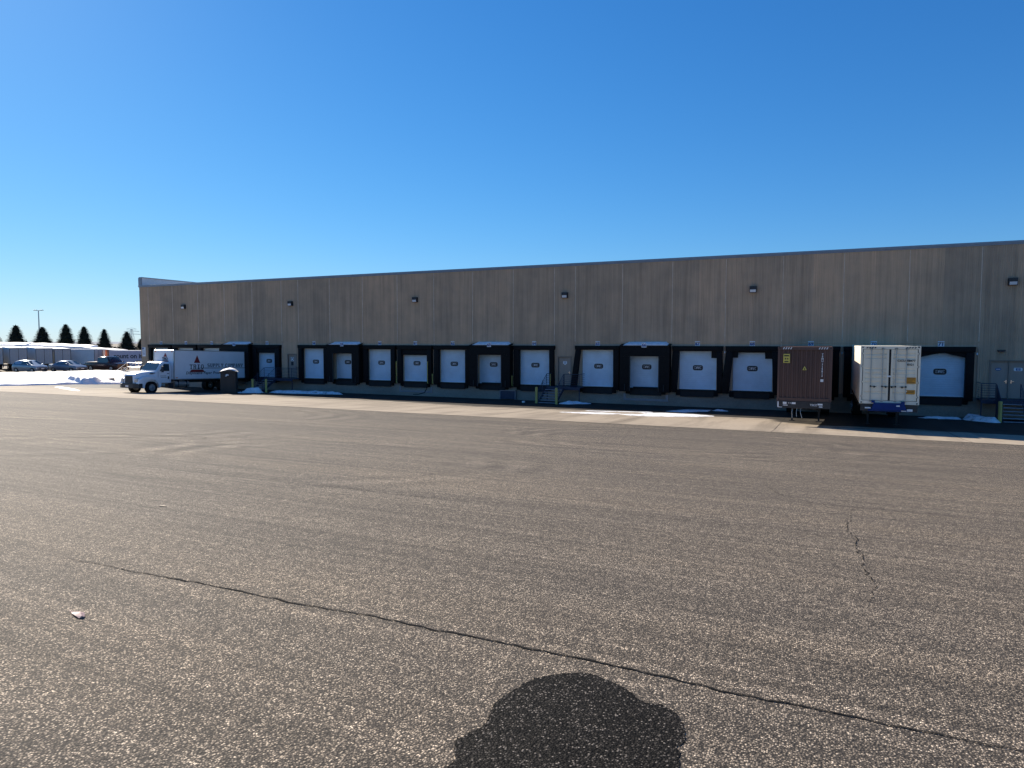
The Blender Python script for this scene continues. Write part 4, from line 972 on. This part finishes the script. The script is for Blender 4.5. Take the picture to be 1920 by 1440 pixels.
# hood and fenders
b = MB()
def hoodring(x, hw, zt, zb, r=.16, n=4):
    pts = [(x, -hw, zb)] + [(x, -(hw - r) - r * cos(a), zt - r + r * sin(a)) for a in [i * (pi / 2) / n for i in range(n + 1)]]
    pts += [(x, (hw - r) + r * sin(a), zt - r + r * cos(a)) for a in [i * (pi / 2) / n for i in range(n + 1)]] + [(x, hw, zb)]; return pts
b.loft([hoodring(9.40, .96, 1.84, 1.0), hoodring(9.9, .90, 1.80, .95), hoodring(10.5, .80, 1.73, .90), hoodring(10.9, .70, 1.64, .86), hoodring(11.08, .60, 1.52, .86)])
b.build('hood', M['truckwhite'], T, auto=60)
WXC, WR = 9.86, .50
for s in (-1, 1):
    b = MB()
    arch = [(WXC + .66 * cos(a), .5 + .66 * sin(a)) for a in [rad(-5 + k * 19) for k in range(11)]]
    outer = [(WXC - .86, .62), (WXC - .84, 1.14), (WXC - .5, 1.36), (WXC + .2, 1.44), (WXC + .75, 1.36), (WXC + 1.12, 1.18), (WXC + 1.22, .80), (WXC + .86, .52)]
    poly = arch + outer[:]      # crescent: arch right->left, back over the top
    poly = [(p[0], p[1]) for p in arch] + [(p[0], p[1]) for p in outer]
    ya, yb = sorted((s * .78, s * 1.13)); b.prism(poly, ya, yb, bev=.015)
    b.build('fender', M['truckwhite'], T, auto=40)
b = MB(); b.prism([(-.46, .88), (.46, .88), (.42, 1.46), (-.42, 1.46)], 11.075, 11.11, axis='x'); b.mi = 1
for k in range(5): b.box(11.11, 11.125, -.40, .40, .95 + k * .1, .975 + k * .1)
b.build('grille', [M['ink'], M['darkmetal']], T)
for s in (-1, 1):
    b = MB(); b.box(10.85, 11.10, s * .80 - .15, s * .80 + .15, .98, 1.26, .05); b.build('headlight', M['headlamp'], T)
b = MB(); b.prism([(10.75, -1.18), (11.05, -1.15), (11.25, -.7), (11.25, .7), (11.05, 1.15), (10.75, 1.18)], .48, .84, 'z', bev=.02); b.build('bumper', M['darkmetal'], T)
b = MB(); b.box(11.255, 11.262, -.2, .16, .56, .70); b.build('licence_plate', M['decalw'], T)
b = MB(); b.box(9.62, 9.95, .935, .975, 1.60, 1.64); b.box(9.45, 9.9, .94, .97, 1.655, 1.70); b.build('hood_vent', M['ink'], T)
for y in (-.98, .98): wheel(T, WXC, y, .50, .27, 'front_wheel')
for k in range(5): 
    b = MB(); yy = (-.6, -.12, 0, .12, .6)[k]; b.box(8.62, 8.70, yy - .05, yy + .05, 2.62, 2.66, .01); b.build('roof_lamp', M['amber'], T)
b = MB(); b.box(8.5, 9.05, 1.037, 1.040, 1.42, 1.45); b.box(8.45, 9.0, 1.037, 1.040, 1.30, 1.33); b.build('door_lettering', M['ink'], T)

# ------------------------------------------------------------------ cars beyond the snow bank
def car(name, label, loc, rz, paint, prof, glassz, W2=.88, L=4.2, wr=.31, wx=(.78, 3.35), kind='car', roofw=.62):
    """prof: (x, z_beltline, z_top) stations from tail to nose; section narrows above the belt"""
    t = thing(name, label, kind, loc, rz, None)
    b = MB(); rings = []
    for (x, zb, zt, hw) in prof:
        k = 1.0; up = zt > zb + .05
        hr = hw * (roofw / .88 if up else .86)
        pts = [(x, -hw * .92, .22), (x, -hw, .45), (x, -hw, zb - .12), (x, -hw * .96, zb), (x, -hr * 1.03, zt - .06 if up else zb + .01), (x, -hr * .85, zt if up else zb + .02), (x, 0, zt + (.02 if up else .04))]
        rings.append(pts + [(p[0], -p[1], p[2]) for p in pts[-2::-1]])
    b.loft(rings); body = b.build('body', M[paint], t, auto=38)
    ups = [(x, zb, zt, hw) for (x, zb, zt, hw) in prof if zt > zb + .05]
    i0 = prof.index(ups[0]) - 1; i1 = prof.index(ups[-1]) + 1
    for s in (-1, 1):     # side glass between the belt and the roof
        b = MB(); lo = []; hi = []
        for (x, zb, zt, hw) in ups: hr = hw * roofw / .88; lo.append((x, s * (hw * .965 + .004), zb + .03)); hi.append((x, s * (hr * 1.03 + .022), zt - .085))
        f0 = prof[i0]; f1 = prof[i1]
        lo = [(ups[0][0] * .75 + f0[0] * .25, s * (ups[0][3] * .965 + .002), ups[0][1] + .035)] + lo + [(ups[-1][0] * .45 + f1[0] * .55, s * (ups[-1][3] * .965 + .002), ups[-1][1] + .035)]
        for a in range(len(ups)):
            pass
        poly = lo + hi[::-1]; f = b.face(poly); b.build('side_window', M['glass'], t)
    b = MB(); (xa, za, zta, ha) = ups[-1]; (xb, zb_, _, hb) = f1     # windscreen
    hr = ha * roofw / .88; n = Vector((za - zta, 0, -(xa - xb))).normalized()
    dx, dz = (xb - xa), (zb_ - zta); L_ = math.hypot(dx, dz); nx, nz = -dz / L_, dx / L_
    b.face([(xa + nx * .02, -hr * .88, zta - .03 + nz * .02 + .02), (xa + nx * .02, hr * .88, zta - .03 + nz * .02 + .02), (xb - .1 + nx * .03, hb * .82, zb_ + .09), (xb - .1 + nx * .03, -hb * .82, zb_ + .09)]); b.build('windscreen', M['glass'], t)
    for x in wx:
        for s in (-1, 1): wheel(t, x, s * (W2 - .10), wr, .20)
    nose = prof[-1]; xn = nose[0]
    for s in (-1, 1):
        b = MB(); b.box(xn - .30, xn - .04, s * .62 - .17, s * .62 + .17, nose[1] - .18, nose[1] - .03, .03); b.build('headlight', M['headlamp'], t)
        b = MB(); xm = ups[-1][0] + .35; b.box(xm, xm + .14, s * (W2 + .10) - .10, s * (W2 + .10) + .10, ups[-1][1] + .02, ups[-1][1] + .16, .03); b.build('mirror', M[paint], t)
    b = MB(); b.box(xn - .01, xn + .025, -.42, .42, nose[1] - .24, nose[1] - .12, .01); b.box(xn - .01, xn + .02, -.6, .6, .28, .42, .01); b.build('grille', M['ink'], t)
    b = MB(); b.box(xn + .021, xn + .03, -.2, .2, .44, .54); b.build('licence_plate', M['decalw'], t)
    return t
Z7 = .7
car('parked_car', 'pale silver blue hatchback parked leftmost behind the snow bank', (-91.9, 3.0, Z7), rad(9), 'silverblue', [(0, .85, .86, .78), (.12, .95, .96, .84), (.35, .98, 1.38, .86), (.9, .97, 1.50, .88), (1.9, .95, 1.52, .88), (2.45, .93, 1.44, .88), (3.15, .93, .94, .87), (3.75, .84, .85, .84), (4.0, .68, .69, .74)], 0)
car('parked_car', 'slate blue sedan parked between the hatchback and the dark pickup', (-88.9, 5.6, Z7), rad(9), 'greyblue', [(0, .88, .89, .78), (.12, .98, .99, .85), (.75, 1.0, 1.01, .88), (1.45, .98, 1.38, .88), (2.1, .96, 1.45, .88), (2.75, .94, 1.38, .88), (3.5, .92, .93, .87), (4.2, .82, .83, .84), (4.55, .64, .65, .74)], 0, wx=(.85, 3.7))
pk = car('pickup_truck', 'dark maroon pickup parked right of the slate blue sedan', (-87.2, 9.3, Z7), rad(5), 'darkred', [(0, 1.12, 1.13, .93), (.06, 1.15, 1.16, .95), (2.15, 1.15, 1.16, .96), (2.2, 1.15, 1.82, .96), (2.6, 1.14, 1.92, .96), (3.5, 1.12, 1.94, .96), (3.9, 1.12, 1.84, .96), (4.5, 1.14, 1.15, .95), (5.4, 1.08, 1.09, .94), (5.65, .95, .96, .88)], 0, W2=.96, wr=.40, wx=(1.05, 4.6), kind='pickup truck', roofw=.72)
b = MB(); b.box(.1, 2.05, -.78, .78, 1.20, 1.24); b.build('bed_cover', M['ink'], pk)
car('parked_suv', 'white estate car behind the dark pickup beside the warehouse corner', (-85.8, 16.4, Z7), rad(5), 'suvwhite', [(0, .95, .96, .82), (.1, 1.05, 1.5, .88), (.5, 1.05, 1.72, .9), (1.8, 1.03, 1.78, .9), (2.7, 1.02, 1.70, .9), (3.4, 1.02, 1.03, .89), (4.3, .95, .96, .87), (4.6, .78, .79, .78)], 0, W2=.9, wr=.36, wx=(.9, 3.75), kind='car')

# ------------------------------------------------------------------ parked semi trailers
def trailer(label, loc, rz, L=14, skin='trailer', rear='trailerrear', group='semi trailers parked beyond the lot', H=2.75, zb=1.12, text=None):
    t = thing('semi_trailer', label, 'trailer', loc, rz, group)      # local: rear at x = 0 facing +x, body towards -x
    b = MB(); b.box(-L, 0, -1.28, 1.28, zb, zb + H, .02); b.build('body', M[skin], t)
    b = MB(); b.box(-L, .01, -1.30, 1.30, zb + H - .05, zb + H + .05); b.build('roof', M['snow'], t)
    for s in (-1, 1):
        b = MB(); ya, yb = sorted((s * .03, s * 1.2)); b.box(.0, .04, ya, yb, zb + .08, zb + H - .12, .01); b.mi = 1
        for k in (.35, .8): y = s * k; b.cyl((.06, y, zb + .05), (.06, y, zb + H - .1), .02, n=6)
        b.build('rear_door', [M[rear], M['steelw']], t)
    b = MB(); b.box(.0, .05, -1.28, 1.28, zb + H - .11, zb + H - .051); b.box(0, .05, -1.28, -1.21, zb, zb + H - .111); b.box(0, .05, 1.21, 1.28, zb, zb + H - .111); b.box(-.012, .052, -.03, .03, zb + .06, zb + H - .12); b.build('door_frame', M['darkmetal'], t)
    b = MB(); b.box(-.15, 0, -1.2, 1.2, zb - .12, zb - .001); b.box(-.1, 0, -1.1, 1.1, .45, .55); b.box(-.06, 0, -.5, -.42, .55, zb - .12); b.box(-.06, 0, .42, .5, .55, zb - .12); b.box(-L + 1, -.16, -.5, .5, zb - .3, zb - .002); b.build('underframe', M['darkmetal'], t)
    for x in (-1.6, -2.9):
        for s in (-1, 1): wheel(t, x, s * .98, .5, .5)
    for s in (-1, 1): q = MB(); q.box(-L + 2.8, -L + 2.95, s * .8 - .07, s * .8 + .07, 0, zb - .302); q.build('landing_leg', M['darkmetal'], t)
    return t

TA = rad(-21)
for (tx, ty, tz, rise, skin, rear, lab) in (
    (-129.33, 20.04, -0.42, .25, 'trailer', 'trailerrear', 'white semi trailer with grey rear doors cut off by the left edge of the view'),
    (-127.68, 23.01, -0.43, .25, 'trailer', 'trailerrear', 'white semi trailer with grey rear doors behind the silver blue hatchback'),
    (-126.74, 26.76, -0.51, .25, 'trailer', 'trailerrear', 'white semi trailer with grey rear doors between the hatchback and the sedan'),
    (-125.80, 29.39, -0.62, .2, 'trailer', 'trailerrear', 'white semi trailer with grey rear doors behind the slate blue sedan'),
    (-125.16, 37.41, -0.79, .3, 'trailer', 'trailer', 'pale blue grey trailer end between the red trailer and the orange one'),
    (-120.09, 36.44, -0.86, .2, 'orange', 'orange', 'orange semi trailer parked left of the trailer lettered count on it')):
    t = trailer(lab, (tx, ty, tz), TA, 14, skin, rear)
    t.rotation_euler = (0, math.atan(rise / 14), TA)
# trailers standing side-on
def side_trailer(lab, q, p, skin, rz, endm=None):
    p = Vector(p); q = Vector(q); L = (Vector((p.x, p.y)) - Vector((q.x, q.y))).length
    return trailer(lab, (round(p.x, 2), round(p.y, 2), round(p.z - 3.82, 2)), math.atan2(p.y - q.y, p.x - q.x) + rad(rz), L + 2, skin, endm or skin)
side_trailer('long pale grey semi trailer side-on behind the sedan and pickup', (-129.80, 31.95, 3.06), (-123.81, 34.72, 3.06), 'trailer', 0)
t = side_trailer('short weathered red trailer end beside the long pale grey trailer', (-130.05, 38.45, 2.99), (-128.91, 38.98, 2.99), 'redpaint', 0)
t = side_trailer('pale lilac semi trailer lettered count on it beside the warehouse corner', (-114.66, 33.43, 2.88), (-106.21, 37.35, 2.88), 'lilac', 0)
b = MB(); text_bm(b, 'count on it.', 1.15, Matrix.Translation((-10.55, -1.285, 2.55)) @ Matrix.Rotation(pi / 2, 4, 'X'), .003, .03); b.box(-6.6, -5.6, -1.29, -1.283, 1.9, 2.1)
b.build('lettering', M['ink'], t)

for (q, p) in (((-163.08, 32.03, 3.83), (-150.18, 37.99, 3.56)), ((-149.67, 38.22, 3.50), (-138.28, 43.48, 3.12))):
    q = Vector(q); p = Vector(p); a = q.x
    t = side_trailer('long white semi trailer under thick roof snow, behind the row at the far left' if a < -160 else 'long white semi trailer under thick roof snow, behind the sedan', (q.x, q.y, p.z), tuple(p), 'trailer', 0)
    t.rotation_euler.y = math.atan((q.z - p.z) / (Vector((p.x, p.y)) - Vector((q.x, q.y))).length); L = (Vector((p.x, p.y)) - Vector((q.x, q.y))).length + 2
    b = MB(); n = 24; rings = []
    for i in range(n + 1):
        x = -L + L * i / n; k = .55 + .12 * noise.noise((x * .4, a, 1)); rings.append([(x, -1.30, 3.93), (x, -.9, 3.95 + .45 * k), (x, .2, 3.95 + 1.0 * k), (x, 1.1, 3.95 + 1.15 * k), (x, 1.31, 3.93)])
    b.loft(rings); b.build('snow_load', M['snow'], t, smooth=True)

# ------------------------------------------------------------------ snow bank between the yard and the car lot
def bank():
    b = bmesh.new(); nx, ny = 90, 60; V = []
    for j in range(ny + 1):
        row = []
        for i in range(nx + 1):
            u = i / nx; v = j / ny            # u: 0 yard edge .. 1 lot edge ; v: along, from near-left to the building
            Y = -26 + 33.5 * v; xe = -70.3 if Y < -4 else -70.3 + 3.4 * ss((Y + 4) / 5)
            xe += .5 * noise.noise((Y * .35, 0, 2)) + .2 * noise.noise((Y * 1.7, 0, 5)); X = xe - 15.5 * u
            g = zf(X, Y); endf = ss((7.6 - Y) / 2.5)
            h = (.30 * ss(u / .018) + .34 * ss(u / .16) + .42 * ss((u - .18) / .5)) * ss((1 - u) / .14) * endf
            top = min(1.16, .20 + h + .05 * (X < -80)) if X < -74 else g + h
            n = noise.fractal((X * .5, Y * .5, 1.5), 1, 2, 5); n2 = noise.fractal((X * 2.2, Y * 2.2, 4.5), 1, 2, 4)
            z = g + h * .62 + (.12 * n + .08 * n2) * ss(u / .03) * endf
            lim = 1.06 + .03 * n; z = min(z, lim)
            if u < .001 or u > .999 or v > .999: z = g - .05
            row.append(b.verts.new((X, Y, z)))
        V.append(row)
    for j in range(ny):
        for i in range(nx): b.faces.new((V[j][i], V[j + 1][i], V[j + 1][i + 1], V[j][i + 1]))
    bmesh.ops.recalc_face_normals(b, faces=b.faces)
    me = bpy.data.meshes.new('snow_bank'); b.to_mesh(me); b.free(); me.materials.append(M['snow'])
    for p in me.polygons: p.use_smooth = True
    o = link(bpy.data.objects.new('snow_bank', me)); o['kind'] = 'structure'
bank()
mound('snow_pile', 'ploughed snow heap with a blue shaded face at the right end of the snow bank', 'snow', [(-72.5, -3.6), (-69.8, -3.2), (-68.6, -1.6), (-69.4, -.4), (-71.8, -.6), (-73.2, -2.0)], .75, M['snow'], .2, seed=21, rough=.4, edge=.9)
mound('ice_sheet', 'ragged strip of thin snow on the apron left of the box truck nose', 'snow', [(-66.0, -7.6), (-61.5, -9.2), (-56.8, -11.6), (-56.4, -12.3), (-60.5, -10.6), (-65.5, -8.6)], .03, M['dirtysnow'], .25, GI, seed=22, edge=.35)

# ------------------------------------------------------------------ trees, lamp post, pylon, far hills
def spruce(label, x, y, z0, H, R, seed, group='spruces standing beyond the trailers'):
    t = thing('spruce_tree', label, 'tree', (x, y, z0), 0, group); rnd = random.Random(seed)
    b = MB(); b.cyl((0, 0, -.3), (0, 0, H * .9), .17, .03, 8); b.build('trunk', M['bark'], t)
    b = MB(); z = .5
    while z < H - .15:
        f = 1 - z / H; L = 1.3 * R * (f ** .72) * (1 + .12 * noise.noise((z * 1.3, seed, 0))) + .10; n = 12 + int(14 * f); a0 = rnd.random() * 6.28
        for k in range(n):
            a = a0 + 2 * pi * k / n + rnd.uniform(-.2, .2); l = L * rnd.uniform(.62, 1.02); droop = (-.22 + .3 * max(0, 1 - f / .4)) * l
            d = Vector((cos(a), sin(a), 0)); side = Vector((-sin(a), cos(a), 0)); m = max(3, int(l / .20))
            for i in range(m):
                u = (i + .4) / m; p = d * (l * u) + Vector((0, 0, z + droop * u + .10 * l * u * u)); w = (.34 + .62 * (1 - u)) * min(1, l) * rnd.uniform(.7, 1.2)
                for s in (-1, 1):
                    tip = p + d * w * .75 + side * s * w + Vector((0, 0, rnd.uniform(-.16, .03)))
                    b.face([p, p + d * .13 + Vector((0, 0, .03)), tip])
                if rnd.random() < .7: b.face([p + side * .07, p - side * .07, p + Vector((0, 0, -.28 * rnd.random() - .08)) + d * .05])
            tipp = d * l + Vector((0, 0, z + droop + .10 * l)); q = d * (l * .72) + Vector((0, 0, z + droop * .72 + .05 * l)); b.face([q + side * .16, q - side * .16, tipp + d * .2])
        z += .20 + .14 * f
    for k in range(14):
        zz = H - .9 + k * .065; a = k * 2.4; r = .04 + (H - zz) * .22; b.face([(0, 0, zz + .1), (r * cos(a), r * sin(a), zz), (r * cos(a + .5), r * sin(a + .5), zz + .05)])
    zc = .35; rings = []; N = 26; tier = 0
    while zc < H - .45:
        f = 1 - zc / H; rr = 1.3 * R * f ** .78 * .80; st = .24 + .26 * f
        for (q, dz) in ((1.0, 0), (.60, st * .75)):
            ring = []
            for k in range(N):
                e = 1 + .30 * noise.noise((k * 1.9, tier * 3.1 + q, seed * 1.7)) + (.12 if k % 2 else -.10) * q
                a = 2 * pi * k / N + tier * .7; ring.append((rr * q * e * cos(a), rr * q * e * sin(a), zc + dz - .10 * q * (e - 1) * 3))
            rings.append(ring)
        zc += st; tier += 1
    rings.append([(.03 * cos(2 * pi * k / N), .03 * sin(2 * pi * k / N), H - .1) for k in range(N)]); b.loft(rings)
    b.build('crown', M['needle'], t); return t
for i, (tx, ty, top, R, lab) in enumerate([(-169.03, 41.58, 6.17, 2.3, 'dark spruce cut off by the left edge of the view'), (-163.00, 42.32, 8.39, 2.9, 'broad dark spruce left of the tall lamp post'), (-157.63, 44.77, 7.92, 3.1, 'wide dark spruce standing in front of the tall lamp post'), (-152.94, 47.00, 8.57, 2.75, 'tallest dark spruce, right of the lamp post'), (-149.28, 48.66, 8.10, 2.5, 'dark spruce between the tallest one and the narrow one'), (-147.13, 51.83, 7.55, 2.1, 'narrow dark spruce above the long grey trailer'), (-140.62, 52.59, 6.87, 2.5, 'rounded dark spruce above the orange trailer'), (-143.15, 57.95, 5.49, 2.1, 'dark spruce half hidden by the warehouse corner')]):
    spruce(lab, tx, ty, .1, top - .1, R, 10 + i)
# low conifer belt behind the left trailers
def belt(name, label, pts, kind='stuff'):
    b = MB(); rnd = random.Random(5)
    for (x0, y0), (x1, y1), h0, h1 in pts:
        n = int(math.hypot(x1 - x0, y1 - y0) / .10)
        for i in range(n):
            u = rnd.random(); x = x0 + (x1 - x0) * u; y = y0 + (y1 - y0) * u + rnd.uniform(-2, 2); h = (h0 + (h1 - h0) * u) * (.82 + .25 * noise.noise((x * .4, y * .4, 0)))
            for k in range(5):
                z = h * rnd.random() ** .7; w = .5 * rnd.uniform(.5, 1.2); a = rnd.random() * 6.28
                b.face([(x - cos(a) * w, y - sin(a) * w, z - .25), (x + cos(a) * w, y + sin(a) * w, z - .2), (x + rnd.uniform(-.2, .2), y, z + .5)])
    o = b.build(name, M['needle']); tag(o, label, 'hedge', kind=kind)
belt('evergreen_belt', 'low dark evergreen belt behind the trailers at the far left', [((-215, 45), (-185, 60), 5.2, 4.6), ((-185, 60), (-150, 76), 4.4, 3.2)])
def lamp_post():
    p = Vector((-179.62, 56.97, 12.38)); t = thing('lamp_post', 'tall double headed lamp post rising behind the spruces', 'lamp post', (p.x, p.y, -.5)); H = p.z + .5
    b = MB(); b.cyl((0, 0, 0), (0, 0, H), .20, .10, 10); b.build('pole', M['steelw'], t)
    d = cr.copy(); d.z = 0; d.normalize()
    for s in (-1, 1):
        b = MB(); b.cyl((0, 0, H - .1), tuple(d * s * .45 + Vector((0, 0, H + .02))), .045, n=6)
        m = Matrix.Translation(d * s * .78 + Vector((0, 0, H + .06))) @ Matrix.Rotation(math.atan2(d.y, d.x), 4, 'Z'); b.box(-.36, .36, -.24, .24, -.09, .07, .03, M=m)
        b.build('lamp_head', M['darkmetal'], t)
lamp_post()
def pylon():
    p = Vector((-558.90, 356.24, 15.86)); H = p.z + 6; t = thing('power_pylon', 'faint distant lattice power pylon left of the warehouse corner', 'pylon', (p.x, p.y, -6)); b = MB(); r = .10
    d = cr.copy(); d.z = 0; d.normalize()
    def w(z): return 2.6 * (1 - z / H) + .5
    lv = [i * H / 9 for i in range(10)]
    for sx in (-1, 1):
        for sy in (-1, 1): b.cyl((sx * w(0), sy * w(0), 0), (sx * w(H), sy * w(H), H), r, n=4)
    for a, c in zip(lv[:-1], lv[1:]):
        for sy in (-1, 1): b.cyl((-w(a), sy * w(a), a), (w(c), sy * w(c), c), r * .7, n=4); b.cyl((w(a), sy * w(a), a), (-w(c), sy * w(c), c), r * .7, n=4)
    for k, L in ((.78, 8), (.9, 7), (1.0, 4.5)):
        z = H * k; b.cyl(tuple(-d * L + Vector((0, 0, z))), tuple(d * L + Vector((0, 0, z))), r, n=4); b.cyl(tuple(-d * L + Vector((0, 0, z))), (0, 0, z + 1.2), r * .7, n=4); b.cyl(tuple(d * L + Vector((0, 0, z))), (0, 0, z + 1.2), r * .7, n=4)
    b.build('lattice', M['steelw'], t)
pylon()
def hills():
    b = bmesh.new(); prev = None
    for i in range(81):
        a_ = rad(198 - i * 1.45); p = Vector((1850 * cos(a_), 1850 * sin(a_), 0)); u = p.normalized(); h = 5 + 3.5 * noise.noise((i * .22, 3, 1)) + 1.2 * noise.noise((i * .9, 1, 1))
        ring = [b.verts.new((p.x - u.x * 300, p.y - u.y * 300, -8)), b.verts.new((p.x - u.x * 120, p.y - u.y * 120, max(-6, h - 4))), b.verts.new((p.x, p.y, h)), b.verts.new((p.x + u.x * 500, p.y + u.y * 500, -20))]
        if prev:
            for k in range(3): b.faces.new((prev[k], ring[k], ring[k + 1], prev[k + 1]))
        prev = ring
    me = bpy.data.meshes.new('hills'); b.to_mesh(me); b.free(); me.materials.append(M['hill']); o = link(bpy.data.objects.new('hills', me)); o['kind'] = 'structure'
hills()
print('objects', len(bpy.data.objects))
